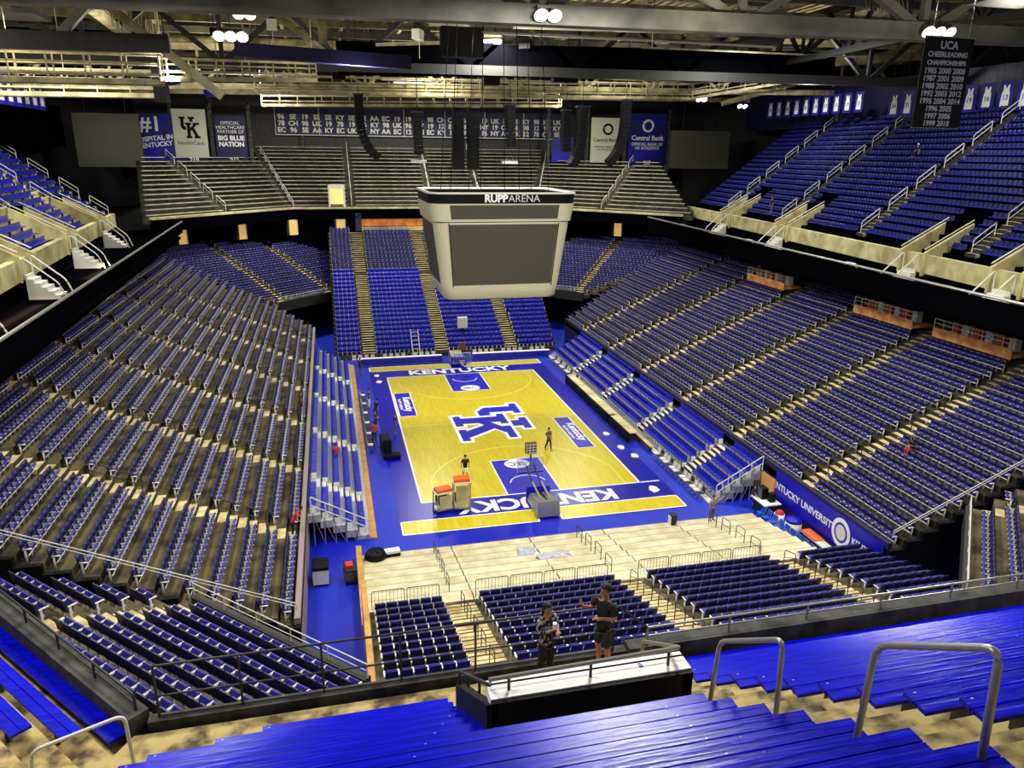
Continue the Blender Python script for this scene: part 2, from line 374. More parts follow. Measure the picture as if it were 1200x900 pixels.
for kind in ('arena', 'portable', 'upper'):
    L = [s for s in SEATS if s[0] == kind]
    L.sort(key=lambda s: (s[2]-CX)**2+(s[3]-CY)**2+(s[4]-CZ)**2 if in_view(s[2], s[3], s[4]+.5, -2) else 1e9)
    parts = seat_parts(kind)
    single, rest = L[:300], L[300:]
    wb = MB()
    for mi, (pn, mb, m) in enumerate(parts): wb.add(mb.v, mb.f, mi)
    whole = wb.mesh(NAME[kind], [m for pn, mb, m in parts])
    meshes = [(pn, mb.mesh(NAME[kind]+'_'+pn, m)) for pn, mb, m in parts]
    for (k, blk, x, y, z, rz) in single:
        e = bpy.data.objects.new(NAME[kind], None); SC.collection.objects.link(e)
        e.location = (x, y, z); e.rotation_euler = (0, 0, rz); e.empty_display_size = .2
        l = lab(kind, blk); tag(e, l, 'seat' if kind == 'arena' else 'chair', l.replace('seat in', 'seats in').replace('chair ', 'chairs ', 1))
        if kind != 'arena': e2 = bpy.data.objects.new(NAME[kind], whole); e2.matrix_world = e.matrix_basis; SC.collection.objects.link(e2); tag(e2, l, 'chair', e['group']); e2.location = e.location; e2.rotation_euler = e.rotation_euler; bpy.data.objects.remove(e); continue
        for pn, me in meshes:
            o = bpy.data.objects.new(pn, me); SC.collection.objects.link(o); o.parent = e
    # the remainder in one object
    V = []; F = []; MI = []; off = 0
    for mi, (pn, mb, m) in enumerate(parts):
        V.append(np.array(mb.v)); F += [np.array(f)+off for f in mb.f]; MI += [mi]*len(mb.f); off += len(mb.v)
    V = np.concatenate(V); F = np.array(F); MI = np.array(MI)
    mlist = []
    for pn, mb, m in parts: mlist.append(m)
    n = len(rest); ang = np.array([s[5] for s in rest]); T = np.array([s[2:5] for s in rest])
    c, s_ = np.cos(ang)[:, None], np.sin(ang)[:, None]
    X = c*V[None, :, 0]-s_*V[None, :, 1]+T[:, 0:1]; Y = s_*V[None, :, 0]+c*V[None, :, 1]+T[:, 1:2]; Z = V[None, :, 2]+T[:, 2:3]
    co = np.stack([X, Y, Z], -1).reshape(-1, 3)
    fa = (F[None]+np.arange(n)[:, None, None]*len(V)).reshape(-1, 4)
    me = bpy.data.meshes.new(NAME[kind]+'s'); me.vertices.add(len(co)); me.vertices.foreach_set('co', co.ravel())
    me.loops.add(fa.size); me.loops.foreach_set('vertex_index', fa.ravel())
    me.polygons.add(len(fa)); me.polygons.foreach_set('loop_start', np.arange(0, fa.size, 4)); me.polygons.foreach_set('loop_total', np.full(len(fa), 4))
    for m in mlist: me.materials.append(m)
    me.polygons.foreach_set('material_index', np.tile(MI, n)); me.update(calc_edges=True); me.validate()
    o = bpy.data.objects.new(NAME[kind]+'s_remaining', me); SC.collection.objects.link(o)
    tag(o, RESTL[kind][0], RESTL[kind][1], kind='stuff')
    print('SEATS', kind, len(L))

# ------------------------------------------------------------------ lower bowl walls
w = MB()
w.box(XW, XW+.25, -29.8, 25.5, 0, 2.9)
struct(w.build('wall_east', M_NAVY))
w = MB(); w.box(-XW-.25, -XW, -29.8, 26.0, 0, 2.9); struct(w.build('wall_west', [mat('faded_pink_grey', '#8c8078', .7)]))
w = MB()
for s in (-1, 1):      # end walls of the side stands follow the rake
    for k in range(20):
        x0 = XW+k*TR; z = 2.55+k*RI
        a, b = sorted((s*x0, s*(x0+TR)))
        w.box(a, b, -30.05, -29.8, 0 if s > 0 or k < 2 else z-3, z+.06)
struct(w.build('wall_stand_ends', M_DARK))
# rails on the stand end walls
def rail(name, pts, posts, h, label, cat='handrail', r=.022, group=None, m=None, mids=(.5,)):
    """a guard rail: top tube over pts (floor points), posts at given floor points"""
    e = empty(name, (0, 0, 0), 0, label, cat, group); m = m or M_RAILG
    o = Vector(pts[0]); e.location = o
    up = Vector((0, 0, h))
    MB().tube([Vector(p)-o+up for p in pts], r, 6).build('top_rail', m, e)
    for q in mids: MB().tube([Vector(p)-o+up*q for p in pts], r*.8, 6).build('mid_rail', m, e)
    for p in posts: MB().tube([Vector(p)-o, Vector(p)-o+up], r, 6).build('post', m, e)
    return e
def lerp(a, b, t): return tuple(a[i]+(b[i]-a[i])*t for i in range(3))
for s, nm in ((-1, 'west'), (1, 'east')):
    a = (s*(XW+.1), -29.92, 3.4); b = (s*(XW+18), -29.92, 3.4+18*RI/TR)
    rail('stand_end_rail', [a, b], [lerp(a, b, t/6) for t in range(7)], .3, f'grey guard rail sloping up the near end wall of the lower {nm} stand', m=M_OFFW)
# corner section front walls + rails
def cpt(sx, sy, u, v, z):
    return (sx*15.15+u/S2+sx*v/S2, sy*34.05-sx*sy*u/S2+sy*v/S2, z)
for sx, sy, nm in ((-1, -1, 'southwest'), (1, -1, 'southeast'), (-1, 1, 'northwest'), (1, 1, 'northeast')):
    w = MB(); ua, ub = (-4.9, 4.2) if sx < 0 else (-4.2, 4.9)
    p = [cpt(sx, sy, ua, -.3, 0), cpt(sx, sy, ub, -.3, 0), cpt(sx, sy, ub, 0, 0), cpt(sx, sy, ua, 0, 0)]
    w.prism([(q[0], q[1]) for q in p], 3.9, 5.0); struct(w.build(f'wall_corner_{nm}', M_STEELD))
    a = cpt(sx, sy, ua, -.15, 5.0); b = cpt(sx, sy, ub, -.15, 5.0)
    rail('corner_front_rail', [a, b], [lerp(a, b, t/5) for t in range(6)], .55, f'steel guard rail along the front of the {nm} corner seating', m=M_OFFW)
    # dark back wall of tunnel below the corner
    w = MB(); q = [cpt(sx, sy, ua-1.5, 2.5, 0), cpt(sx, sy, ub+1.5, 2.5, 0), cpt(sx, sy, ub+1.5, 2.8, 0), cpt(sx, sy, ua-1.5, 2.8, 0)]
    w.prism([(a_[0], a_[1]) for a_ in q], 0, 4.4); struct(w.build(f'wall_tunnel_{nm}', M_DARK))
# south telescopic cream platform
pl = MB()
for k in range(8):
    y1 = -20.6-.9*k; zt = .25+.16*k
    for (xa, xb) in ((-11.75, -6.73), (-6.66, -2.1), (-2.03, 2.47), (2.54, 7.1), (7.17, 12.6)):
        pl.box(xa, xb, y1-.9, y1, 0 if k == 0 else zt-.35, zt, 0)
        pl.box(xa, xb, y1-.03, y1+.005, zt-.045, zt+.004, 1)
struct(pl.build('telescopic_floor_south', [M_ALUW, mat('step_edge', '#8a7f58', .6)]))
w = MB(); w.box(-12.05, -11.75, -28, -20.6, 0, .9); w.box(-12.0, -11.75, -36.5, -28, 0, 3.2); struct(w.build('wall_south_flank', [M_WOOD]))
w = MB(); w.box(12.6, 14.4, -28.2, -27.9, 0, 1.9); struct(w.build('wall_south_front', [M_DARK]))
# barrier panels in front of the south seats
def barrier(x0, x1, y, z, idx):
    e = empty('barrier_panel', (x0, y, z), 0, f'low grey picket barrier at the foot of the south seats', 'barrier', 'picket barriers before the south seats')
    L = x1-x0
    MB().tube(chamfer([(0.03, 0, 0), (0.03, 0, .95), (L-.03, 0, .95), (L-.03, 0, 0)], .12), .02, 6).build('frame', M_STEELD, e)
    b = MB()
    for k in range(1, int(L/.16)): b.tube([(k*L/int(L/.16), 0, .08), (k*L/int(L/.16), 0, .93)], .008, 4)
    b.build('pickets', M_STEELD, e)
i = 0
for (xa, xb) in ((-11.6, -8.3), (-6.65, .2), (1.75, 8.8)):
    n = round((xb-xa)/1.7)
    for k in range(n): barrier(xa+(xb-xa)*k/n+.03, xa+(xb-xa)*(k+1)/n-.03, -27.6, 1.37, i); i += 1
# stair hoops in the south aisles
for xa, side in ((-7.46, 'left'), (1.0, 'middle'), (9.55, 'right')):
    for k in range(4):
        y = -21.2-1.55*k; z = .25+.16*int((-20.6-y)/.9)
        e = empty('aisle_hoop_rail', (xa-.3, y, z), 0, f'dark hoop handrail on the {side} stair of the cream south platform', 'handrail', f'hoop handrails of the {side} south stair')
        MB().tube(chamfer([(0, 0, 0), (0, 0, .85), (0, -.9, 1.0), (0, -.9, .1)], .15), .022, 6).build('hoop', M_STEELD, e)
        MB().tube([(0, -.02, .45), (0, -.88, .55)], .016, 6).build('mid_rail', M_STEELD, e)
    for k in range(5):
        y = -28.5-1.6*k; z = 1.45+(-28-y)*.27
        e = empty('aisle_hoop_rail', (xa, y, z), 0, f'dark hoop handrail between seat blocks on the {side} south stair', 'handrail', f'hoop handrails between seats on the {side} south stair')
        MB().tube(chamfer([(0, 0, -.1), (0, 0, .85), (0, -.9, 1.1), (0, -.9, .1)], .15), .022, 6).build('hoop', M_STEELD, e)
        MB().tube([(0, -.02, .45), (0, -.88, .85)], .016, 6).build('mid_rail', M_STEELD, e)
# aisle rails in side stands
for s, nm in ((-1, 'west'), (1, 'east')):
    for j, y in enumerate(AIS):
        for k in (2, 8):
            x = XW+k*TR; z = 2.55+k*RI
            a = (s*x, y, z); b = (s*(x+2.2), y, z+2.2*RI/TR)
            rail('aisle_rail', [a, b], [a, b], .9, f'short grey handrail on an aisle of the lower {nm} stand', group=f'aisle handrails of the lower {nm} stand', m=M_STEELD, r=.03)
# end railings of the side telescopic stands
for s, nm in ((-1, 'west'), (1, 'east')):
    a = (s*11.2, -18.45, .3); b = (s*14.4, -18.45, 2.1)
    rail('telescopic_end_rail', [a, b], [lerp(a, b, t/4) for t in range(5)], 1.0, f'white end railing of the {nm} telescopic seating', m=M_OFFW, r=.035)
    u = MB()
    for t in range(6):
        x = 11.3+t*.6; u.tube([(s*x, -18.4, 0), (s*x, -18.4, .3+(x-11.2)*.56)], .03, 4)
    for t in range(5): u.tube([(s*(11.3+t*.6), -18.4, 0), (s*(11.9+t*.6), -18.4, .5+t*.33)], .02, 4)
    tag(u.build('understructure', M_STEEL), f'bare steel bracing under the near end of the {nm} telescopic seating', 'bracing')
    MBw = MB(); MBw.box(min(s*10.75, s*11.15), max(s*10.75, s*11.15), -18.4, 19.5, 0, .12); tag(MBw.build('kick_platform', M_WOOD if s < 0 else M_OFFW), f'long low platform edge in front of the {nm} telescopic seats', 'platform')

# ------------------------------------------------------------------ upper deck parapet (octagon), walkway, fascia
def poly_wall(mb, pts, t, z0, z1, m=0):
    for a, b in zip(pts[:-1], pts[1:]):
        a = Vector((a[0], a[1])); b = Vector((b[0], b[1])); d = (b-a).normalized(); nrm = Vector((d.y, -d.x))*t
        mb.prism([(a.x, a.y), (b.x, b.y), (b.x+nrm.x, b.y+nrm.y), (a.x+nrm.x, a.y+nrm.y)], z0, z1, m)
KSW = [(-15.9, -46.75), (-26.0, -35.1)]
PW = [(-26.0, -35.1), (-28.7, 34)]; PE = [(25.0, -36.5), (28.3, 34)]
PN = [(-31.2, 31.3), (-17.0, 46.7), (16.0, 46.7), (31.5, 30.7)]
k = MB(); poly_wall(k, [(-7.3, -46.75), (-15.9, -46.75)], -.2, 11.5, 12.72); poly_wall(k, [(15.9, -46.75), (-7.3, -46.75)], -.3, 11.5, 12.82)
struct(k.build('wall_parapet_south', M_GREYW))
k = MB(); poly_wall(k, KSW, -.35, 11.6, 12.85); struct(k.build('wall_parapet_southwest', M_GREYW))
k = MB(); poly_wall(k, PW, -.3, 12.75, 13.75); struct(k.build('wall_parapet_west', M_SOFF))
k = MB(); poly_wall(k, PE, .3, 12.2, 13.85); poly_wall(k, [(15.9, -46.75), (25.0, -36.5)], .3, 11.6, 12.9); struct(k.build('wall_parapet_east', M_SOFF))
k = MB(); poly_wall(k, PN, -.4, 13.0, 14.35); struct(k.build('wall_parapet_north', M_SOFF))
k = MB(); poly_wall(k, PN, -.5, 14.35, 14.6); struct(k.build('trim_north', M_CREAM))
def cap(pts, z, r, label):
    tag(MB().tube([(a, b, z) for a, b in pts], r, 8).build('parapet_rail', M_STEEL), label, 'handrail')
cap(PW, 13.95, .09, 'long silver rail topping the black west parapet'); cap(PE, 14.05, .09, 'long silver rail topping the black east parapet')
# decks behind the parapets
k = MB()
k.prism([(-26.3, -35.1), (-29, 34), (-34.5, 34), (-32, -35.1)], 12.0, 12.3)
k.prism([(25.3, -36.5), (28.6, 34), (38, 34), (30.5, -36.5)], 12.0, 12.3)
struct(k.build('floor_walkway_sides', M_SOFF))  # near-black colour carries the shade lying on the side walkways
k = MB(); k.prism([(-16.1, -47.05), (-7.3, -47.05), (-7.3, -48.3), (-16.8, -48.3)], 12.3, 12.58); k.prism([(-7.3, -47.05), (15.9, -47.05), (15.9, -48.4), (-7.3, -48.4)], 12.0, 12.14); k.prism([(-26.3, -35.1), (-16.2, -46.8), (-16.8, -48.3), (-27.2, -36.2)], 12.05, 12.32)
struct(k.build('floor_walkway_south', M_DECK))
FE = [(27.0, -40), (36.6, 40)]; FW = [(-29.2, -36), (-35.5, 34)]
k = MB(); poly_wall(k, FE, .5, 13.7, 15.05); struct(k.build('wall_fascia_east', M_CREAM))
k = MB(); poly_wall(k, FW, -.5, 13.5, 14.9); struct(k.build('wall_fascia_west', M_CREAM))
k = MB(); poly_wall(k, [(a+.6, b) for a, b in FE], .3, 12.3, 15); poly_wall(k, [(a-.6, b) for a, b in FW], -.3, 12.3, 14.8); struct(k.build('wall_walkway_back', M_SOFF))
# vomitory boxes / ramp walls on the side fascias (cream slabs with stairs)
for s, F_, ys, nm in ((1, FE, (-20, -10.6, 10.8, 25.5), 'east'), (-1, FW, (-17.8, -3.5, 10.5, 24.5), 'west')):
    for y in ys:
        t = (y-F_[0][1])/(F_[1][1]-F_[0][1]); x = F_[0][0]+(F_[1][0]-F_[0][0])*t
        e = empty('vomitory', (x, y, 12.3), 0 if s > 0 else PI, f'cream concrete stairwell cut into the upper {nm} deck front', 'stairwell', f'stairwells along the upper {nm} deck front')
        for yy in (-1.2, 1.2):
            MB().add([(-.3,yy-.12,1.2),(3.6,yy-.12,2.6),(3.6,yy-.12,5.0),(-.3,yy-.12,2.9),(-.3,yy+.12,1.2),(3.6,yy+.12,2.6),(3.6,yy+.12,5.0),(-.3,yy+.12,2.9)],
                     [(0,1,2,3),(7,6,5,4),(0,4,5,1),(1,5,6,2),(2,6,7,3),(3,7,4,0)]).build('side_wall', M_CREAM, e)
            MB().tube([(-.3,yy,3.15),(3.6,yy,5.25)], .045, 6).build('rail', M_OFFW, e)
        MB().box(3.3, 3.6, -1.1, 1.1, 2.4, 5.0).build('door_opening', M_SOFF, e)
        st = MB()
        for q in range(6): st.box(-2.2+q*.36, -.3, -.7, .7, q*.27, (q+1)*.27)
        st.build('steps', M_OFFW, e)
        for yy in (-.75, .75): MB().tube(chamfer([(-2.6, yy, 0), (-2.2, yy, 1.1), (-.3, yy, 2.8), (-.3, yy, 1.6)], .3), .05, 6).build('stair_rail', M_OFFW, e)
# clutter on walkways: small spotlights and boxes, angled truss brackets
for y in (-22, -8, 8, 24):
    e = empty('walkway_bracket', (27.4+.04*y, y, 12.3), 0, 'white bent pipe bracket standing on the dark east walkway', 'bracket', 'pipe brackets on the east walkway')
    MB().tube([(0, -1.6, 0), (0, -.5, 1.7), (0, .5, 1.7), (0, 1.6, 0)], .06, 6).build('pipe', M_OFFW, e)
# ------------------------------------------------------------------ near upper deck: treads, benches
D, RS = .6, .426
YF = lambda k: -51.37+D*k
ZF = lambda k: 15.54-RS*k
MS = MB()
xl = lambda y: -15.9-.45*(-47.1-y)
for k in range(8, -10, -1):
    y = YF(k); z = ZF(k)-.42
    xa = xl(y) if k < 7 else (-15.9 if k == 6 else -7.2)
    MS.prism([(xa, y+.16), (9, y+.16), (9, y-.46), (xa-.2, y-.46)], z-.45, z, 0)
    MS.box(-8.25, -7.15, y+.16, y+.46, z-.45, z-RS/2, 0)
struct(MS.build('upper_terrace_south', M_DECK))
usw = Vector((-.657, .754, 0)); vsw = Vector((-.754, -.657, 0)); osw = Vector((-15.9, -46.8, 0))
MS = MB()
for k in range(0, 12):
    v0 = .30+D*k-.16; z = 12.56+RS*k-.42
    q = [osw+usw*u+vsw*v for u, v in ((-.45*v0-.3, v0), (15, v0), (15, v0+.62), (-.45*v0-.55, v0+.62))]
    MS.prism([(p.x, p.y) for p in q], z-.5, z)
struct(MS.build('upper_terrace_southwest', M_DECK))
def bench(poly, z, nm, label, group, legs, m=None, hgt=.42):
    """poly: 4 corners front-left, front-right, back-right, back-left"""
    c = Vector(poly[0]); e = empty(nm, (c.x, c.y, z-hgt), 0, label, 'bench', group)
    L = [(p[0]-c.x, p[1]-c.y) for p in poly]
    a0, b0, c0, d0 = [Vector((p[0], p[1])) for p in L]
    pm = MB()
    for t0, t1, dz in ((0, .47, -.004), (.53, 1, 0)):
        q = [a0.lerp(d0, t0), b0.lerp(c0, t0), b0.lerp(c0, t1), a0.lerp(d0, t1)]
        pm.prism([(p.x, p.y) for p in q], hgt-.05+dz, hgt+dz)
    q = [a0.lerp(d0, .4), b0.lerp(c0, .4), b0.lerp(c0, .6), a0.lerp(d0, .6)]; pm.prism([(p.x, p.y) for p in q], hgt-.05, hgt-.02)
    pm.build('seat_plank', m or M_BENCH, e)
    mb = []
    a = Vector(L[0]); b = Vector(L[1]); c2 = Vector(L[3])-a
    ln = (b-a).length; n = max(2, int(ln/legs)+1)
    for i in range(n):
        p = a+(b-a)*((i+.25)/(n-.5)) + c2*.5
        MB().box(p.x-.03, p.x+.03, p.y-.1, p.y+.1, 0, hgt-.05).build('leg', M_STEELD, e)
    return e
# right block
for k in range(7, -9, -1):
    y = YF(k); z = ZF(k)
    x0 = -7.13
    pos = f'{ORD[7-k]} from the dark parapet wall'
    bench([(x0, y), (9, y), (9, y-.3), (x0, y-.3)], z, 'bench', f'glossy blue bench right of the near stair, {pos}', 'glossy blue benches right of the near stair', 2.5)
# centre block
for k in range(6, -9, -1):
    y = YF(k); z = ZF(k); xs = -14.9-.3*(6-k)
    if k == 6: xs = -11.6
    xs = {6: -14.97+1.0, 5: -15.17+.6, 4: -15.34, }.get(k, -15.34-.18*(4-k))
    xe = -8.27 if y < -51.1 else -10.95
    pos = f'{ORD[6-k]} from the sandy floor'
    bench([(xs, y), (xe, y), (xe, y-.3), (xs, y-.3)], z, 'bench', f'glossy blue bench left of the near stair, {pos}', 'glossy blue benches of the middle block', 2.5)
for k in range(0, 9):
    v0 = .32+D*k; z = 12.56+RS*k; us = .15+.16*k
    q = [osw+usw*u+vsw*v for u, v in ((us, v0), (14, v0), (14, v0+.30), (us, v0+.30))]
    pos = f'{ORD[k]} from the grey wall'
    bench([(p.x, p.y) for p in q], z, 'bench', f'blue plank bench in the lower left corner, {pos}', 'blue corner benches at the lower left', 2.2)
# vomitory enclosure in the near deck
e = empty('stair_enclosure', (-10.9, -51.05, 12.3), 0, 'black and white stairwell enclosure jutting into the glossy blue benches', 'enclosure')
B0 = Vector((-10.9, -51.05, 12.3))
zt = 15.66-12.3
MB().box(0, 2.62, -.06, .0, 0, zt-.02).build('front_wall', M_DARK, e)
MB().box(0, 2.62, -.0, .34, zt-.14, zt).build('ledge', M_WHITE, e)
for xx, nm in ((-.0, 'left'), (2.54, 'right')):
    MB().add([(xx-.06,-.06,0),(xx+.08,-.06,0),(xx+.08,2.3,0),(xx-.06,2.3,0),(xx-.06,-.06,zt-.02),(xx+.08,-.06,zt-.02),(xx+.08,2.3,zt-1.62),(xx-.06,2.3,zt-1.62)],
             [(0,3,2,1),(4,5,6,7),(0,1,5,4),(1,2,6,5),(2,3,7,6),(3,0,4,7)]).build('side_wall', M_DARK, e)
def sub(pts, par, r=.022, m=M_STEELD, nm='rail'): return MB().tube(chamfer(pts, .08), r, 8).build(nm, m, par)
sub([(0, 2.25, zt-1.6), (0, 2.25, zt-1.35), (0, .05, zt+.17), (0, .05, zt+.2)], e, .025)
sub([(.0, .12, zt+.19), (2.5, .12, zt+.24), (2.5, 1.2, zt-.45), (2.5, 1.2, zt-.7)], e, .028, M_STEEL)
for xx in (.25, 1.3, 2.35): sub([(xx, .12, zt), (xx, .12, zt+.2)], e, .02, nm='post')
for yy in (.7, 1.5): sub([(0, yy, zt-yy*.68), (0, yy, zt-yy*.68+.2)], e, .02, nm='post')
MB().tube([(0, .2, zt+.05), (2.6, .2, zt+.05)], .012, 6).build('lower_rail', M_DARK, e)
text_mesh('painted_mark', 'a', .16, M_ROYAL, e, frameM((2.0, .2, zt+.006), (1, .1, 0), (-.1, 1, 0)), .002)
# landing pieces inside enclosure, seen beyond the ledge
e = empty('stair_landing', (-10.0, -48.6, 12.3), 0, 'yellow edged steel stair landing beside the black haired man', 'landing')
MB().box(1.55, 2.5, .4, 1.3, 0, .5).build('yellow_step', M_YEL, e)
MB().box(.6, 2.6, -.2, .35, 0, .65).build('steel_plate', M_GREYW, e)
for xx in (1.6, 2.1): MB().box(xx, xx+.08, .35, 1.35, .5, .54).build('tread_strip', M_DARK, e)
# railings on the near parapet
a = (-15.75, -46.85, 12.72); b = (-7.55, -46.85, 12.72)
rail('parapet_guard_rail', [a, b], [lerp(a, b, t/6) for t in (.02, 1, 2, 3, 4, 5, 5.98)], 1.02, 'tall dark guard rail on the parapet behind the two people', r=.022, m=M_STEELD, mids=(.42, .03))
MB2 = MB().tube([(-7.55, -46.92, 13.74), (-6.9, -46.92, 13.15)], .022, 6); tag(MB2.build('rail_brace', M_STEELD), 'sloping brace ending the tall guard rail right of the man', 'brace')
a = (-6.9, -46.92, 12.82); b = (9, -46.92, 12.82)
rail('parapet_low_rail', [a, b], [lerp(a, b, t/9) for t in range(10)], .34, 'low double guard rail on the parapet at lower right', r=.025, m=M_STEEL, mids=(.45,))
a = (-16.1, -46.75, 12.85); b = (-25.9, -35.4, 12.85)
rail('parapet_low_rail', [a, b], [lerp(a, b, t/11) for t in range(12)], .32, 'low dark guard rail on the grey parapet at lower left', r=.025, m=M_STEELD, mids=(.45,))
# near aisle handrails
def hoop(pts, label, r=.027, m=None):
    o = Vector(pts[0]); e = empty('stair_handrail', o, 0, label, 'handrail')
    MB().tube([p-o for p in chamfer(pts, .14, 6)], r, 12).build('bent_tube', m or M_STEEL, e, True)
    for q in (pts[0], pts[-1]):
        q = Vector(q)-o; MB().lathe([(.05, 0), (.05, .015), (.03, .02)], 12, 0, Matrix.Translation(q)).build('foot_flange', M_STEELD, e)
    return e
hoop([(-8.42, -51.75, 15.35), (-8.42, -51.85, 16.66), (-8.42, -52.93, 17.46), (-8.42, -53.0, 16.25)], 'grey tube stair handrail nearer the black enclosure')
hoop([(-8.42, -54.02, 17.0), (-8.42, -54.06, 18.22), (-8.42, -55.05, 18.92), (-8.42, -55.12, 17.8)], 'largest grey tube stair handrail at the right of the near stair', .029)
hoop([(-16.75, -49.1, 13.35), (-16.68, -49.1, 14.3), (-15.62, -48.75, 14.38), (-15.6, -48.75, 13.3)], 'white tube handrail at the lower left corner stair', .026, M_OFFW)
tag(MB().prism([(-15.95, -47.15), (-15.7, -47.15), (-16.25, -48.45), (-16.55, -48.4)], 12.3, 12.36).build('floor_cover_plate', M_OFFW), 'white strip plate across the sandy walkway floor at lower left', 'plate')

# ------------------------------------------------------------------ upper west deck benches
ud = Vector((FW[1][0]-FW[0][0], FW[1][1]-FW[0][1], 0)).normalized(); vd = Vector((-ud.y, ud.x, 0))   # outward (west)
if vd.x > 0: vd = -vd
OW = Vector((FW[0][0], FW[0][1], 0))
MS = MB(); WSEC = [(-2, 17.5), (19, 31.8), (33.2, 45.8), (47.2, 59.8), (61.2, 72), (73.2, 74)]
for k in range(18):
    q = [OW+ud*u+vd*v for u, v in ((-4, .7+.75*k), (73, .7+.75*k), (73, 1.46+.75*k), (-4, 1.46+.75*k))]
    MS.prism([(p.x, p.y) for p in q], 14.4+.55*k-.6, 14.4+.55*k)
struct(MS.build('upper_terrace_west', M_CREAM))
for j, (a, b) in enumerate(WSEC):
    if j in (0, 5): continue
    for k in range(16):
        v = .95+.75*k; z = 14.4+.55*k+.42
        c = OW+ud*((a+b)/2)+vd*v
        if not in_view(c.x, c.y, z, 120): continue
        sh = .95 if k < 6 else 0
        q = [OW+ud*u+vd*vv for u, vv in ((a+sh, v), (b-sh, v), (b-sh, v+.34), (a+sh, v+.34))]
        mb = MB(); o0 = q[0]
        mb.prism([(p.x-o0.x, p.y-o0.y) for p in q], .36, .42)
        q2 = [OW+ud*u+vd*vv for u, vv in ((a+sh, v+.34), (b-sh, v+.34), (b-sh, v+.40), (a+sh, v+.40))]
        mb.prism([(p.x-o0.x, p.y-o0.y) for p in q2], .36, .78)
        for t in (.05, .35, .65, .95):
            p = q[0].lerp(q[1], t)-o0; mb.box(p.x-.25, p.x-.1, p.y-.05, p.y+.05, 0, .36)
        o = mb.build('backed_bench', M_UBLUE); o.location = (o0.x, o0.y, z-.42)
        tag(o, f'blue backed bench in the {ORD[j-1]} section of the upper west deck from the camera', 'bench', f'blue benches in the {ORD[j-1]} section of the upper west deck')
def step_rail(p, d, ln, slope, h, label, group):
    e = empty('aisle_hoop_rail', p, math.atan2(d.y, d.x), label, 'handrail', group)
    MB().tube(chamfer([(0, 0, 0), (0, 0, h), (ln, 0, h+ln*slope), (ln, 0, ln*slope)], .12), .035, 6).build('hoop', M_OFFW, e)
    MB().tube([(0, 0, h*.5), (ln, 0, h*.5+ln*slope)], .028, 6).build('mid_rail', M_OFFW, e)
for j in range(5):
    u = (WSEC[j][1]+WSEC[j+1][0])/2
    for k in range(5):
        v = 1.0+2.7*k; p = OW+ud*u+vd*v; p.z = 14.4+(v-.7)*.733
        if in_view(*p): step_rail(p, vd, 1.7, .733, .9, 'white hoop handrail on a stair of the upper west deck', 'hoop handrails of the upper west deck')
for j, uu in enumerate(UEAIS):
    for k in range(6):
        v = .4+2.3*k; p = Vector((UE(0), 0, 0))+ue_d*uu+ue_n*v; p.z = 15.2+v*.81
        if in_view(*p): step_rail(p, ue_n, 1.5, .81, .9, 'white hoop handrail on a stair of the upper east deck', 'hoop handrails of the upper east deck')

# ------------------------------------------------------------------ upper north deck: grey benches
NSEG = [  # org, u dir, length span, name
 (Vector((0, 47.4, 0)), Vector((1, 0, 0)), Vector((0, 1, 0)), [(-17, -9.6), (-8.9, 1.4), (2.1, 8.5), (9.2, 15.8)], 'centre'),
 (Vector((-22.9, 40.7, 0)), Vector((.678, .735, 0)), Vector((-.735, .678, 0)), [(-12.5, -2.2), (-1.5, 8.4)], 'northwest'),
 (Vector((22.3, 40.7, 0)), Vector((.696, -.718, 0)), Vector((.718, .696, 0)), [(-8.6, 1.4), (2.1, 14.2)], 'northeast')]
MS = MB()
for O, u_, v_, segs, nm in NSEG:
    for k in range(16 if nm == 'centre' else 13):
        fan = .41*(.8*k+.4)
        a, b = segs[0][0]-fan-.3, segs[-1][1]+fan+.3
        if nm == 'northwest': a += .90*k
        if nm == 'northeast': b -= 1.02*k
        q = [O+u_*uu+v_*vv for uu, vv in ((a, .8*k), (b, .8*k), (b, .8*k+.82), (a, .8*k+.82))]
        MS.prism([(p.x, p.y) for p in q], 14.4+.5*k-.5, 14.4+.5*k)
        for j, (s0, s1) in enumerate(segs):
            s0f = s0-(fan if j == 0 else -.25); s1f = s1+(fan if j == len(segs)-1 else -.25)
            if nm == 'northeast' and j == 1: s1f -= 1.02*k
            if nm == 'northwest' and j == 0: s0f += .9*k
            if s1f-s0f < .8: continue
            q = [O+u_*uu+v_*vv for uu, vv in ((s0f, .8*k+.22), (s1f, .8*k+.22), (s1f, .8*k+.64), (s0f, .8*k+.64))]
            mb = MB(); o0 = q[0]
            mb.prism([(p.x-o0.x, p.y-o0.y) for p in q], .38, .44)
            for t in (.06, .35, .65, .94):
                p = q[0].lerp(q[1], t).lerp(q[3].lerp(q[2], t), .5)-o0; mb.box(p.x-.05, p.x+.05, p.y-.06, p.y+.06, 0, .38, 1)
            o = mb.build('plank_bench', [M_ALU, M_STEELD]); o.location = (o0.x, o0.y, 14.4+.5*k)
            tag(o, f'bare grey plank bench in block {ORD[j]} from the left of the upper {nm} deck', 'bench', f'grey plank benches in block {ORD[j]} of the upper {nm} deck')
struct(MS.build('upper_terrace_north', mat('north_deck_concrete', '#46442f', .8, var='#26251b', vs=1)))
for O, u_, v_, segs, nm in NSEG:
    for j in range(len(segs)-1):
        u = (segs[j][1]+segs[j+1][0])/2
        for k in range(6 if nm == 'centre' else 5):
            p = O+u_*u+v_*(.5+2.1*k); p.z = 14.4+(.5+2.1*k)*.625
            step_rail(p, v_, 1.5, .625, .9, f'grey hoop handrail on a stair of the upper {nm} deck', f'hoop handrails of the upper {nm} deck')
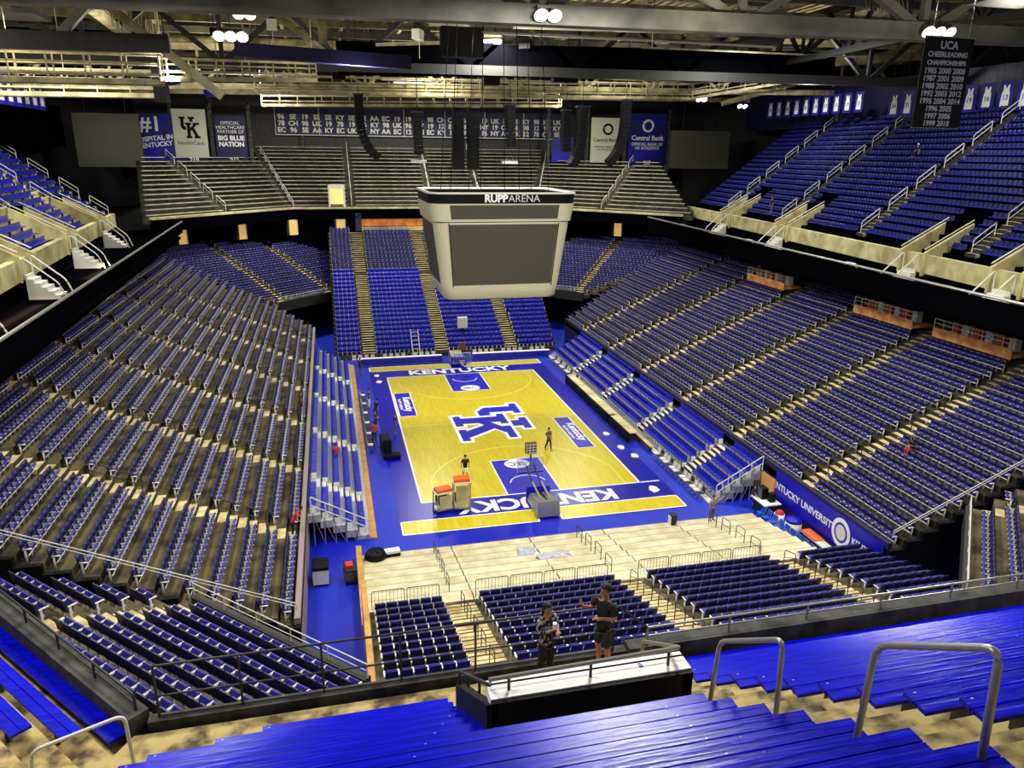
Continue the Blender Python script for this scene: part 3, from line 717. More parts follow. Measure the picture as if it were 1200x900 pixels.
# seam rails between facets
for sx in (-1, 1):
    for k in range(6):
        p = Vector((sx*(16.9+.37*2.1*k), 47.6+.93*2.1*k, 14.4+.58*2.1*k))
        step_rail(p, Vector((sx*.37, .93, 0)), 1.6, .58, .95, 'grey hoop handrail where the upper north deck turns its corner', 'corner hoop handrails of the upper north deck')
# door box in the upper north deck
e = empty('exit_box', (-11.2, 47.2, 14.5), 0, 'white lit exit doorway at the front of the grey plank benches', 'doorway')
MB().box(-1.1, -.85, 0, 1.5, 0, 3.0).build('side_wall', M_OFFW, e); MB().box(.85, 1.1, 0, 1.5, 0, 3.0).build('side_wall', M_OFFW, e)
MB().box(-.85, .85, 1.1, 1.3, 0, 2.5).build('lit_passage', mat('lit_passage', '#ffe08a', .5, emit=.7), e)
MB().box(-1.1, 1.1, -.02, 1.5, 2.5, 3.0).build('lintel', M_OFFW, e)

# ------------------------------------------------------------------ outer walls, drapes and ceiling
w = MB(); w.box(-62, 66, 61.0, 61.4, 0, 37); struct(w.build('wall_north', M_DGREY))
w = MB(); w.box(-52.4, -52, -62, 61, 0, 37); struct(w.build('wall_west.001', M_DARK))
w = MB(); w.box(60, 60.4, -62, 61, 0, 37); struct(w.build('wall_east.001', M_DARK))
w = MB(); w.prism([(-38, 61), (-52, 46), (-52, 61)], 14, 37); w.prism([(44, 61), (60, 44), (60, 61)], 14, 37); struct(w.build('wall_corners_north', M_DARK))
w = MB(); w.box(-62, 66, -62, 61, 36.5, 36.8); struct(w.build('ceiling', mat('roof_deck', '#7c7654', .8, var='#3c3a2a', vs=.4, detail=6)))
# lower concourse back wall behind the lower north/side stands
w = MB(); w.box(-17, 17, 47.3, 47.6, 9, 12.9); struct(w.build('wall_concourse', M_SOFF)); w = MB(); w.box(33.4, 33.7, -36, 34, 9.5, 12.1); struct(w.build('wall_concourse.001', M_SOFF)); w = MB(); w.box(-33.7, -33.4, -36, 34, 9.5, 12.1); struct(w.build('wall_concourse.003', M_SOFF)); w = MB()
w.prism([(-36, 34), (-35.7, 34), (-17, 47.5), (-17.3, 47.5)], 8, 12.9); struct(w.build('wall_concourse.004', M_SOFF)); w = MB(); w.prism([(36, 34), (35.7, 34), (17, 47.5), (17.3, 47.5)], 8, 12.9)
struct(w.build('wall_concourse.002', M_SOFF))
# lit doorways of the concourse
M_AMBER = mat('lit_concourse', '#e8b468', .5, emit=.45)
for (x, wd, h, lb) in ((-10.9, 1.1, 2.3, 'beside the wide lit window on its left'), (2.6, 1.1, 2.3, 'just left of the hanging scoreboard'), (19.5, 1.0, 2.0, 'right of the hanging scoreboard'), (26.5, 1.0, 2.0, 'far right under the upper north deck'), (-17.2, 1.2, 2.0, 'above the northwest corner seats'), (-23.2, 1.0, 1.9, 'above the middle of the northwest seats'), (-29.5, 1.0, 1.9, 'farthest left under the upper north deck')):
    y = 46.9 if abs(x) < 17 else 46.7-(abs(x)-17)*.72
    e = empty('concourse_doorway', (x, y, 11.25 if abs(x) < 17 else 11.0), 0 if abs(x) < 17 else (-.62 if x > 0 else .62), f'small lit concourse doorway {lb}', 'doorway')
    MB().box(-wd/2, wd/2, -.1, .05, 0, h).build('lit_opening', M_AMBER, e)
    MB().box(-wd/2-.25, -wd/2, -.2, .05, 0, h).build('jamb', mat('jamb_blue', '#22344c', .6), e); MB().box(wd/2, wd/2+.1, -.2, .05, 0, h).build('jamb', M_OFFW, e)
e = empty('concession_window', (-3.9, 47.1, 11.4), 0, 'wide lit concession window with orange sunset mural behind the far seats', 'window')
mm = mat('sunset_mural', '#e89040', .5, var='#5a1c10', vs=.8, emit=0, detail=6); mm.node_tree.nodes['Principled BSDF'].inputs['Emission Strength'].default_value = .35; mm.node_tree.nodes['Principled BSDF'].inputs['Emission Color'].default_value = lin('#e08038')
MB().box(-4.2, 4.2, -.1, .05, .6, 2.2).build('mural', mm, e)
MB().box(-4.2, 4.2, -.5, .0, 0, .5).build('counter', M_CREAM, e)
for xx in (-4.6, 4.6): MB().box(xx-.4, xx+.4, -.4, .05, 0, 2.4).build('pillar', mat('jamb_blue', '#22344c'), e)

# ------------------------------------------------------------------ the court
court = empty('basketball_court', (0, 0, 0), 0, 'yellow hardwood basketball court with royal blue apron and white lines', 'court')
HL, HW = 14.33, 7.62
def flat(name, m, z, polys, par=None, th=.004):
    b = MB()
    for q in polys: b.prism(list(q), z-th, z)
    return b.build(name, m, par if par else court)
rect = lambda a, b, c, d: [(a, c), (b, c), (b, d), (a, d)]
flat('apron', M_FLOORA, .012, [rect(-9.3, 9.3, -18.5, 18.5)], th=.012)
flat('hardwood', M_COURT, .018, [rect(-HW, HW, -HL, HL)])
for sg, nm in ((-1, 'near'), (1, 'far')):
    for (a, b) in ((-9.2, -.75), (.75, 9.2)):
        y0, y1 = sorted((sg*16.75, sg*18.35))
        flat('yellow_strip', M_COURT, .018, [rect(a, b, y0, y1)])
        bl = MB()
        for q in (rect(a, b, y0-.06, y0+.03), rect(a, b, y1-.03, y1+.06), rect(a-.05, a+.05, y0, y1), rect(b-.05, b+.05, y0, y1)): bl.prism(q, .014, .0195)
        bl.build('strip_outline', M_WHITE, court)
ln = MB(); t = .06
for q in (rect(-HW-t, HW+t, -HL-t, -HL+t), rect(-HW-t, HW+t, HL-t, HL+t), rect(-HW-t, -HW+t, -HL, HL), rect(HW-t, HW+t, -HL, HL), rect(7.6, 9.1, -HL-t, -HL+t)): ln.prism(q, .018, .0225)
ln.build('boundary_line', M_WHITE, court)
fnt = mat('faint_line', '#efe07a', .35)
def arc(mb, cx, cy, r, a0, a1, w, z, n=40):
    for i in range(n):
        a = a0+(a1-a0)*i/n; b = a0+(a1-a0)*(i+1)/n
        mb.prism([(cx+(r-w)*math.cos(a), cy+(r-w)*math.sin(a)), (cx+(r+w)*math.cos(a), cy+(r+w)*math.sin(a)), (cx+(r+w)*math.cos(b), cy+(r+w)*math.sin(b)), (cx+(r-w)*math.cos(b), cy+(r-w)*math.sin(b))], z-.003, z)
f = MB(); f.prism(rect(-HW, HW, -.03, .03), .018, .022)
arc(f, 0, 0, 1.83, 0, 2*PI, .03, .022)
for sg in (-1, 1):
    yb = sg*(HL-1.575); a = math.acos(min(1, 6.6/6.75))
    arc(f, 0, yb, 6.75, (a if sg < 0 else -a), (PI-a if sg < 0 else a-PI), .04, .022)
    for x in (-6.6, 6.6): f.prism(rect(x-.03, x+.03, *sorted((sg*HL, yb-sg*1.4))), .018, .022)
f.build('court_markings', fnt, court)
for sg in (-1, 1):
    y0, y1 = sorted((sg*HL, sg*(HL-5.79)))
    flat('lane', M_ROYAL, .021, [rect(-1.83, 1.83, y0, y1)])
    b = MB()
    for q in (rect(-1.9, -1.8, y0, y1), rect(1.8, 1.9, y0, y1), rect(-1.9, 1.9, sg*(HL-5.79)-.05, sg*(HL-5.79)+.05)): b.prism(q, .018, .025)
    arc(b, 0, sg*(HL-1.575), 1.25, (0.15 if sg < 0 else -.15), (PI-.15 if sg < 0 else -PI+.15), .04, .025, 20)
    b.build('lane_line', M_WHITE, court)
    # conference roundel in the lane
    o = MB().lathe([(.95, .021), (.95, .0255)], 28, 0, Matrix.Translation((0, sg*9.4, 0)) @ Matrix.Diagonal((1, .85, 1, 1))).build('lane_roundel', M_WHITE, court)
    text_mesh('roundel_letters', 'SEC', .95, M_ROYAL, court, frameM((0, sg*9.4, .027), (1, 0, 0) if sg > 0 else (-1, 0, 0), (0, 1, 0) if sg > 0 else (0, -1, 0)), .001, .02, sx=.8)
    text_mesh('baseline_lettering', 'KENTUCKY', 2.1, M_WHITE, court, frameM((0, sg*15.55, .018), (1, 0, 0) if sg > 0 else (-1, 0, 0), (0, 1, 0) if sg > 0 else (0, -1, 0)), .002, .075, sx=.98)
def logo_polys():
    U = [rect(.1, 3.2, 8.9, 9.9), rect(4.6, 7.7, 8.9, 9.9), rect(.9, 2.5, 5.0, 9.0), rect(5.3, 6.9, 5.0, 9.0), [(.9, 5.1), (2.0, 3.9), (5.8, 3.9), (6.9, 5.1), (5.4, 5.5), (2.4, 5.5)]]
    K = [rect(3.1, 6.0, 6.2, 7.2), rect(3.1, 6.0, .1, 1.1), rect(3.8, 5.4, .6, 6.8), [(5.2, 3.0), (5.2, 4.7), (7.4, 6.6), (9.0, 6.6)], [(5.9, 4.2), (7.2, 4.9), (9.5, .6), (7.7, .6)], rect(6.7, 9.9, 6.2, 7.2), rect(7.0, 10, .1, 1.1)]
    return U, K
def grow(poly, d):
    cx = sum(p[0] for p in poly)/len(poly); cy = sum(p[1] for p in poly)/len(poly)
    n = len(poly); A = sum(poly[i][0]*poly[(i+1)%n][1]-poly[(i+1)%n][0]*poly[i][1] for i in range(n)); s = 1 if A > 0 else -1
    out = []
    for i in range(n):
        p0, p1, p2 = Vector(poly[i-1]), Vector(poly[i]), Vector(poly[(i+1)%n])
        e1 = (p1-p0).normalized(); e2 = (p2-p1).normalized()
        n1 = Vector((e1.y, -e1.x))*s; n2 = Vector((e2.y, -e2.x))*s
        k = (n1+n2); k = k/max(.4, k.length_squared/2)
        out.append(tuple(p1+k*d))
    return out
def logo(par, M, mcol, mout, zs=1):
    U, K = logo_polys()
    for nm, grp, zo in (('letter_u', U, 0), ('letter_k', K, .009*zs)):
        b = MB()
        for qi, q in enumerate(grp): b.prism(grow(q, .42), zo, zo+(.002+.0003*qi)*zs, 0, M)
        b.build(nm+'_outline', mout, par)
        b = MB()
        for qi, q in enumerate(grp): b.prism(q, zo+.002*zs, zo+(.005+.0005*qi)*zs, 0, M)
        b.build(nm, mcol, par)
S_ = .74
logo(court, frameM((-3.15, 4.1, .0185), (0, -1, 0), (1, 0, 0)) @ Matrix.Diagonal((.84, .63, 1, 1)), M_ROYAL, M_WHITE)
for (x0, x1, y0, y1, up) in ((-7.4, -6.0, 2.5, 9.0, 1), (5.45, 6.75, -7.4, -.5, 1)):
    flat('side_logo_panel', M_ROYAL, .021, [rect(x0, x1, y0, y1)])
    b = MB()
    for q in (rect(x0-.08, x1+.08, y0-.08, y0), rect(x0-.08, x1+.08, y1, y1+.08), rect(x0-.08, x0, y0, y1), rect(x1, x1+.08, y0, y1)): b.prism(q, .018, .0245)
    b.build('panel_outline', M_WHITE, court)
    text_mesh('side_logo_lettering', 'KROGER', 1.0, M_WHITE, court, frameM((x0+.92, (y0+y1)/2, .022), (0, -1, 0), (1, 0, 0)), .001, .03, sx=.98) if False else text_mesh('side_logo_lettering', 'Kentucky', .95, M_WHITE, court, frameM((x0+.95, (y0+y1)/2, .022), (0, -1, 0), (1, 0, 0)), .001, .03, sx=1.1)
    text_mesh('side_logo_small_lettering', 'RUPP ARENA', .34, M_WHITE, court, frameM((x0+.3, (y0+y1)/2, .022), (0, -1, 0), (1, 0, 0)), .001, .01, sx=1.5)
# white tape scraps and court mats on the apron
def blob(name, x, y, z, rx, ry, m, label, cat, h=.03, grp=None):
    n = 12; b = MB(); pts = [(rx*math.cos(2*PI*i/n)*random.uniform(.7, 1.1), ry*math.sin(2*PI*i/n)*random.uniform(.7, 1.1)) for i in range(n)]
    b.prism(pts, 0, h); o = b.build(name, m); o.location = (x, y, z); return tag(o, label, cat, grp)
blob('crumpled_towel', 8.1, -15.6, .012, .38, .55, M_WHITE, 'white towel lying on the blue apron at the near right court corner', 'towel', .06)
for (x, y, lb) in ((-8.6, 15.2, 'far left court corner'), (-8.5, 13.0, 'far left sideline'), (8.7, -8.0, 'right sideline near the scorer tables'), (9.1, -9.8, 'right sideline south of the scorer tables'), (8.6, -5.0, 'right sideline beside the logo panel')):
    blob('towel', x, y, .014, .3, .45, M_WHITE, f'small white towel lying at the {lb}', 'towel', .05)
# ------------------------------------------------------------------ baskets
def goal(x, y, s, zb, label):
    """portable goal: base, mast, arm, backboard with rim and net; s=+1 faces +Y"""
    e = empty('basketball_goal', (x, y, .02), 0 if s > 0 else PI, label, 'basketball goal')
    MB().add([(-.75,-2.6,.1),(.75,-2.6,.1),(.75,0,.1),(-.75,0,.1),(-.7,-2.5,1.1),(.7,-2.5,1.1),(.6,-.3,.7),(-.6,-.3,.7)], [(0,3,2,1),(4,5,6,7),(0,1,5,4),(1,2,6,5),(2,3,7,6),(3,0,4,7)]).build('base', M_STEEL, e)
    MB().box(-.8, .8, -.1, .05, .05, 1.0).build('front_padding', M_ROYAL, e)
    for xx in (-.65, .65):
        for yy in (-2.2, -.5): MB().lathe([(.1, -.04), (.1, .04)], 10, 0, Matrix.Translation((xx, yy, .09)) @ Matrix.Rotation(PI/2, 4, 'Y')).build('wheel', M_DARK, e)
    for xx in (-.3, .3): MB().beam((xx, -1.6, .9), (xx, .3, zb-.1), .12, .14).build('mast', M_STEEL, e)
    for xx in (-.28, .28): MB().beam((xx, -.2, zb-.4), (xx, 2.0, zb+.35), .08, .1).build('arm', M_STEELD, e)
    MB().beam((0, -2.3, 1.0), (0, .1, zb-.5), .1, .1).build('lift_piston', M_DARK, e)
    bb = MB(); bb.box(-.9, .9, 2.0, 2.04, zb-.1, zb+.97); gm = mat('clear_acrylic', '#dfe8ee', .05); gm.node_tree.nodes['Principled BSDF'].inputs['Transmission Weight'].default_value = .95; gm.node_tree.nodes['Principled BSDF'].inputs['IOR'].default_value = 1.05; b = bb.build('backboard', gm, e)
    fr = MB()
    fr.tube([(-.9, 2.05, zb-.1), (.9, 2.05, zb-.1), (.9, 2.05, zb+.97), (-.9, 2.05, zb+.97)], .035, 6, closed=True); fr.build('board_frame', M_WHITE, b)
    MB().box(-.9, .9, 1.96, 2.1, zb-.16, zb-.08).build('edge_padding', M_ROYAL, b)
    sq = MB(); sq.tube([(-.3, 2.06, zb+.15), (.3, 2.06, zb+.15), (.3, 2.06, zb+.6), (-.3, 2.06, zb+.6)], .02, 4, closed=True); sq.build('target_square', M_WHITE, b)
    r = MB(); r.tube([(.225*math.cos(2*PI*i/20), 2.04+.25+.225*math.sin(2*PI*i/20), zb+.12) for i in range(20)], .012, 6, closed=True); r.box(-.08, .08, 2.04, 2.1, zb+.06, zb+.14); rr = r.build('rim', M_ORANGE, e)
    nb = MB()
    for i in range(12):
        a = 2*PI*i/12
        for tw in (1, -1): nb.tube([(.22*math.cos(a), 2.29+.22*math.sin(a), zb+.11), (.16*math.cos(a+tw*.3), 2.29+.16*math.sin(a+tw*.3), zb-.1), (.12*math.cos(a+tw*.55), 2.29+.12*math.sin(a+tw*.55), zb-.32)], .006, 3)
    nb.build('net', M_WHITE, rr)
    sc = MB().box(-.38, .38, 1.75, 2.1, zb+1.3, zb+2.05).build('shot_clock', mat('brown_grille', '#5a3c2c', .5), e)
    g_ = MB()
    for q_ in range(4): g_.box(-.39, .39, 1.73, 1.76, zb+1.35+q_*.2, zb+1.39+q_*.2); g_.box(-.36+q_*.23, -.33+q_*.23, 1.73, 1.76, zb+1.3, zb+2.05)
    g_.build('clock_grille', M_OFFW, sc); MB().box(-.04, .04, 1.9, 2.0, zb+.9, zb+1.3).build('clock_post', M_DARK, e)
goal(-.1, -15.5, 1, 1.25, 'portable basketball goal lowered at the near baseline')
goal(.2, 17.2, -1, 1.0, 'portable basketball goal at the far baseline')
# ------------------------------------------------------------------ rolling carts with orange tops at the near left court corner
def cart(x, y, rz, h, label):
    e = empty('rolling_cart', (x, y, .02), rz, label, 'cart')
    MB().box(-.55, .55, -.4, .4, .14, .22).build('bottom_shelf', M_STEEL, e)
    MB().box(-.55, .55, -.4, .4, .55, .6).build('shelf', M_STEEL, e)
    MB().box(-.58, .58, -.43, .43, h-.06, h).build('top_shelf', M_OFFW, e)
    for xx in (-.52, .52):
        for yy in (-.37, .37):
            MB().box(xx-.03, xx+.03, yy-.03, yy+.03, .14, h).build('post', M_STEEL, e)
            MB().lathe([(.07, -.025), (.07, .025)], 10, 0, Matrix.Translation((xx, yy, .07)) @ Matrix.Rotation(PI/2, 4, 'Y')).build('caster', M_DARK, e)
    MB().box(-.5, .5, -.34, .34, h, h+.2).build('orange_tray', M_ORANGE, e)
    MB().box(-.42, .3, -.3, .3, .6, 1.0).build('equipment_case', M_DARK, e)
    MB().box(-.4, .42, -.41, -.37, .25, h-.2).build('front_panel', M_CREAM, e)
cart(-6.4, -15.6, .25, 1.35, 'shorter rolling equipment cart with orange top tray')
cart(-5.2, -15.6, -.05, 1.95, 'taller rolling equipment cart with orange top tray')
# ------------------------------------------------------------------ scorer tables east side, with black display fronts
for k, (y0, y1) in enumerate(((3.2, 9.2), (-2.6, 3.0), (-7.2, -3.0))):
    e = empty('scorer_table', (9.7, (y0+y1)/2, 0), 0, f'black fronted scorer table on the right sideline, {["farthest from", "middle one from", "nearest to"][k]} the camera', 'table')
    L = (y1-y0)/2
    MB().box(-.12, .0, -L, L, .04, .85).build('display_front', M_DARK, e)
    MB().box(-.0, .75, -L, L, .76, .82).build('table_top', M_CREAM, e)
    for q in (-L+.3, 0, L-.3): MB().box(.1, .65, q-.03, q+.03, 0, .76).build('leg', M_STEELD, e)
e = empty('sideline_shelf', (10.7, 0, 0), 0, 'long cream bench with dark stripe behind the scorer tables', 'bench')
MB().box(-.2, .15, -9.5, 8, .42, .5).build('seat', M_CREAM, e); MB().box(-.24, -.2, -9.5, 8, .3, .5).build('dark_edge', mat('brown_edge', '#5a2a1a', .6), e)
for q in range(9): MB().box(-.15, .1, -9.2+q*2.1, -9.1+q*2.1, 0, .42).build('leg', M_STEELD, e)
# ------------------------------------------------------------------ courtside folding chairs
def fchair_meshes(m1, nm):
    a = MB(); a.box(-.21, .21, -.2, .2, .43, .47)
    b = MB(); b.hexa([(-.2,.18,.55),(.2,.18,.55),(.2,.2,.55),(-.2,.2,.55)], [(-.2,.26,.85),(.2,.26,.85),(.2,.28,.85),(-.2,.28,.85)])
    l = MB()
    for s in (-1, 1):
        l.tube([(s*.22, -.22, 0), (s*.22, .2, .55), (s*.22, .28, .86)], .013, 5); l.tube([(s*.2, .24, 0), (s*.2, -.18, .44)], .013, 5)
    l.tube([(-.22, .28, .86), (.22, .28, .86)], .013, 5); l.tube([(-.2, .24, .05), (.2, .24, .05)], .01, 4)
    return [('seat', a.mesh(nm+'_seat', m1)), ('backrest', b.mesh(nm+'_back', m1)), ('frame', l.mesh(nm+'_frame', M_STEEL))]
FW_ = fchair_meshes(M_OFFW, 'white_folding'); FB_ = fchair_meshes(mat('sky_blue_vinyl', '#0a4ac8', .45), 'blue_folding'); FG_ = fchair_meshes(M_DGREY, 'dark_folding')
def fchair(ms, x, y, rz, label, grp, z=0):
    e = empty('folding_chair', (x, y, z), rz, label, 'chair', grp)
    for pn, me in ms:
        o = bpy.data.objects.new(pn, me); SC.collection.objects.link(o); o.parent = e
for k in range(40):
    y = -16.8+k*.56
    if -9.8 < y < 9.8: continue
for k in range(30):
    fchair(FW_ if k % 3 else FG_, 10.55, -17.6+k*.27*2 if k < 14 else 8.4+(k-14)*.6, PI/2*1+PI, 'courtside folding chair in front of the east telescopic seats', 'courtside folding chairs on the east side')
for k in range(34):
    x = -11.3+k*.66
    if abs(x-.2) < 1.2: continue
    fchair(FW_ if (k*7) % 5 else FG_, x, 20.4, 0, 'courtside folding chair along the far baseline', 'courtside folding chairs at the far baseline')
for k in range(22):
    fchair(FG_ if k % 4 else FW_, -10.35, -4.5+k*.62, PI/2, 'courtside folding chair along the west sideline', 'courtside folding chairs at the west sideline')
for k in range(12):
    fchair(FB_, 12.95, -21.0-.62*k, PI/2*3+.1*(k % 3-1), 'sky blue folding chair beside the cream platform under the wall banner', 'sky blue folding chairs at the right of the platform')
# far-end and west clutter
e = empty('press_table', (-5.5, 20.9-.9, .0), 0, 'long white courtside table at the far baseline left of the goal', 'table')
MB().box(-4.8, 4.2, -.9, -.3, .72, .76).build('top', M_WHITE, e); MB().box(-4.8, 4.2, -.92, -.9, .1, .76).build('blue_skirt', M_BRIGHT, e)
for q in (-4.5, 0, 4.0): MB().box(q, q+.05, -.8, -.4, 0, .72).build('leg', M_STEELD, e)
e = empty('press_table', (6.3, 20.0, .0), 0, 'long white courtside table at the far baseline right of the goal', 'table')
MB().box(-4.2, 4.6, -.9, -.3, .72, .76).build('top', M_WHITE, e); MB().box(-4.2, 4.6, -.92, -.9, .1, .76).build('blue_skirt', M_BRIGHT, e)
for q in (-4.0, 0, 4.3): MB().box(q, q+.05, -.8, -.4, 0, .72).build('leg', M_STEELD, e)
e = empty('platform_ladder', (-3.9, 21.0, .0), 0, 'white ladder frame leaning on the blue far seats left of the goal', 'ladder')
for s in (-.4, .4): MB().tube([(s, -.6, 0), (s, 1.6, 3.0)], .05, 5).build('stile', M_OFFW, e)
for q in range(7): MB().tube([(-.4, -.4+.3*q, .3+.4*q), (.4, -.4+.3*q, .3+.4*q)], .035, 5).build('rung', M_OFFW, e)
e = empty('camera_stand', (1.9, 24.6, 1.6), 0, 'white box on a stand among the blue far seats behind the goal', 'stand')
MB().box(-.55, .55, -.3, .3, .9, 2.1).build('white_box', M_OFFW, e); MB().box(-.08, .08, -.08, .08, 0, .9).build('post', M_DARK, e)
# equipment on the near floor
e = empty('flight_case', (-14.0, -22.4, 0), 0, 'black topped silver flight case on the blue floor at left', 'case')
MB().box(-.35, .45, -.5, .5, .12, .95).build('body', M_OFFW, e); MB().box(-.38, .48, -.53, .53, .95, 1.12).build('lid', M_DARK, e)
for xx in (-.28, .38):
    for yy in (-.42, .42): MB().lathe([(.06, -.02), (.06, .02)], 8, 0, Matrix.Translation((xx, yy, .06)) @ Matrix.Rotation(PI/2, 4, 'Y')).build('caster', M_DARK, e)
e = empty('tool_cart', (-12.45, -22.6, 0), .1, 'small dark tool cart beside the wooden platform flank', 'cart')
MB().box(-.3, .3, -.5, .5, .15, .3).build('lower_tray', M_STEELD, e); MB().box(-.3, .3, -.5, .5, .75, .85).build('upper_tray', M_DGREY, e)
for xx in (-.27, .27):
    for yy in (-.45, .45): MB().box(xx-.02, xx+.02, yy-.02, yy+.02, .0, 1.0).build('post', M_STEELD, e)
MB().box(-.2, .15, -.3, .2, .85, 1.05).build('tool_box', M_RED, e)
b = MB()
b.lathe([(.0, 0), (.55, .02), (.62, .25), (.5, .5), (.25, .62), (.0, .66)], 16, 0, Matrix.Translation((0, 0, 0)))
for q in range(6): b.tube([(.5*math.cos(q), .5*math.sin(q), .1), (.3*math.cos(q+1), .3*math.sin(q+1), .6), (.55*math.cos(q+2), .55*math.sin(q+2), .2)], .06, 6)
o = b.build('rolled_tarp', M_DARK); o.location = (-11.0, -21.2, .26); tag(o, 'black rolled tarp heap on the left end of the cream platform', 'tarp')
e = empty('cable_case', (-10.1, -20.95, .26), .1, 'white and black case beside the black rolled tarp', 'case')
MB().box(-.45, .45, -.2, .2, 0, .22).build('body', M_DARK, e); MB().box(-.45, .45, -.22, .22, .22, .36).build('lid', M_WHITE, e)
def sheet(x, y, z, w, h, label):
    n = 14; b = MB(); vs = [(w*(i/n-.5)+random.uniform(-.1, .1), h*(j/n-.5)+random.uniform(-.08, .08), random.uniform(.01, .09)) for j in range(n+1) for i in range(n+1)]
    vs2 = [(a, b_, c-.015) for a, b_, c in vs]; N = (n+1)**2
    fs = []
    for j in range(n):
        for i in range(n):
            q = j*(n+1)+i; fs += [(q, q+1, q+n+2, q+n+1), (N+q, N+q+n+1, N+q+n+2, N+q+1)]
    b.add(vs+vs2, fs); o = b.build('plastic_sheet', mat('clear_plastic_sheet', '#b8b8c4', .15)); o.location = (x, y, z); tag(o, label, 'sheet')
sheet(-2.7, -22.9, .60, 1.1, 1.1, 'crumpled clear plastic sheet on the cream platform, farther piece')
sheet(-1.5, -24.1, .78, 1.9, 1.2, 'crumpled clear plastic sheet on the cream platform, nearer piece')
e = empty('litter_bin', (7.0, -20.9, .25), 0, 'small dark bin with white side on the front edge of the cream platform', 'bin')
MB().lathe([(.2, 0), (.25, .55), (.25, .7)], 12).build('body', M_DGREY, e); MB().box(-.26, -.2, -.15, .15, .0, .6).build('white_label_side', M_WHITE, e)
e = empty('equipment_desk', (13.7, -20.2, 0), 0, 'white topped desk with black computer gear below the end railing', 'desk')
MB().box(-.6, .6, -.9, .7, .86, .94).build('top', M_WHITE, e); MB().box(-.5, .5, -.8, .6, 0, .86).build('body', mat('dark_violet_panel', '#181030', .5), e)
MB().box(-.3, .1, -.1, .5, .94, 1.7).build('monitor', M_DARK, e); MB().box(-.34, -.3, -.05, .45, 1.0, 1.65).build('screen', M_GREYC, e); MB().box(.0, .35, -.6, -.2, .94, 1.5).build('rack', M_DARK, e)
e = empty('wood_door_panel', (14.45, -19.0, 0), 0, 'warm wooden door panel in the royal blue wall at the railing end', 'door')
MB().box(0, .1, -.85, .6, 0, 2.0).build('leaf', mat('lit_wood', '#e0a860', .5), e); MB().box(-.03, .0, -.7, -.6, .9, 1.0).build('handle', M_STEEL, e)
e = empty('drinks_cooler', (13.7, -23.3, 0), 0, 'round white cooler with royal blue lid by the blue wall', 'cooler')
MB().lathe([(.42, 0), (.5, .5), (.48, .95)], 18).build('body', M_WHITE, e, True); MB().lathe([(.5, .95), (.5, 1.1), (.1, 1.16)], 18).build('lid', M_ROYAL, e, True)
e = empty('ball_bin', (13.6, -22.0, 0), 0, 'small white bin with red cloth heaped in it', 'bin')
MB().lathe([(.28, 0), (.33, .8)], 14).build('body', M_WHITE, e, True); MB().lathe([(.3, .78), (.22, .98), (.05, 1.08)], 10).build('red_cloth', M_RED, e)
e = empty('low_table', (14.0, -25.6, 0), 0, 'low orange and white table against the blue banner wall', 'table')
MB().box(-.25, .35, -1.9, 1.6, .62, .7).build('top', M_OFFW, e); MB().box(-.26, .36, .2, 1.6, .7, .76).build('orange_cover', M_ORANGE, e)
for q in (-1.7, 1.4): MB().box(-.1, .2, q, q+.1, 0, .62).build('leg', M_STEEL, e)
# wall banner on the east wall
e = empty('wall_banner', (XW-.03, -24.6, 1.75), 0, 'royal blue wall banner with white lettering and round seal', 'banner')
MB().box(-.02, .02, -5.0, 4.8, -.95, .95).build('cloth', M_ROYAL, e)
Mw = lambda y, z: frameM((-.025, y, z), (0, -1, 0), (0, 0, 1))
text_mesh('lettering', 'KENTUCKY UNIVERSITY', .62, M_WHITE, e, Mw(2.05, -.05), .004, .012)
o = MB().lathe([(.78, 0), (.78, .01)], 30, 0, Mw(-1.75, -.05) @ Matrix.Diagonal((1, 1.1, 1, 1))).build('seal', M_WHITE, e)
MB().lathe([(.55, .01), (.55, .015)], 24, 0, Mw(-1.75, -.05) @ Matrix.Diagonal((1, 1.1, 1, 1))).build('seal_inner_ring', M_ROYAL, o)
MB().lathe([(.42, .015), (.42, .02)], 24, 0, Mw(-1.75, -.05) @ Matrix.Diagonal((1, 1.1, 1, 1))).build('seal_centre', M_OFFW, o)
text_mesh('lettering', 'KENTUCKY', .55, M_WHITE, e, Mw(-3.9, -.05), .004, .012, sx=.85)
# orange-lit wheelchair platforms along the top of the east stand
M_LITW = mat('lit_pine', '#e8b070', .6, var='#c07840', vs=2)
for k, (y0, y1) in enumerate(((3.8, 10.4), (-12.8, -6.2), (-21.4, -14.8), (-29.4, -23.0))):
    e = empty('viewing_platform', (30.0, (y0+y1)/2, 9.75), 0, f'pine viewing platform with white railing atop the east stand, {ORD[k]} from the far end', 'platform'); L = (y1-y0)/2
    MB().box(-.6, 2.0, -L, L, 0, .25).build('deck', M_LITW, e); MB().box(-.65, -.6, -L, L, -.1, .6).build('front_board', M_LITW, e)
    r = MB()
    for q in range(9): r.tube([(-.6, -L+q*L/4, .6), (-.6, -L+q*L/4, 1.2)], .035, 4)
    r.tube([(-.6, -L, 1.2), (-.6, L, 1.2)], .04, 5); r.tube([(-.6, -L, .9), (-.6, L, .9)], .03, 5); r.build('railing', M_OFFW, e)
    for q in range(6): MB().box(.2, .7, -L+.6+q*(2*L-1)/6, -L+1.1+q*(2*L-1)/6, .25, 1.1).build('chair', M_ORANGE if q % 2 else M_WHITE, e)
    area('platform_lamp', (30.2, (y0+y1)/2, 13.2), (0, 0, 0), .4, 3, 900, (1, .68, .42))
for y in (-26, -10, 8): area('platform_lamp', (-30.6, y, 12.6), (0, 0, 0), .4, 8, 420, (1, .6, .35))

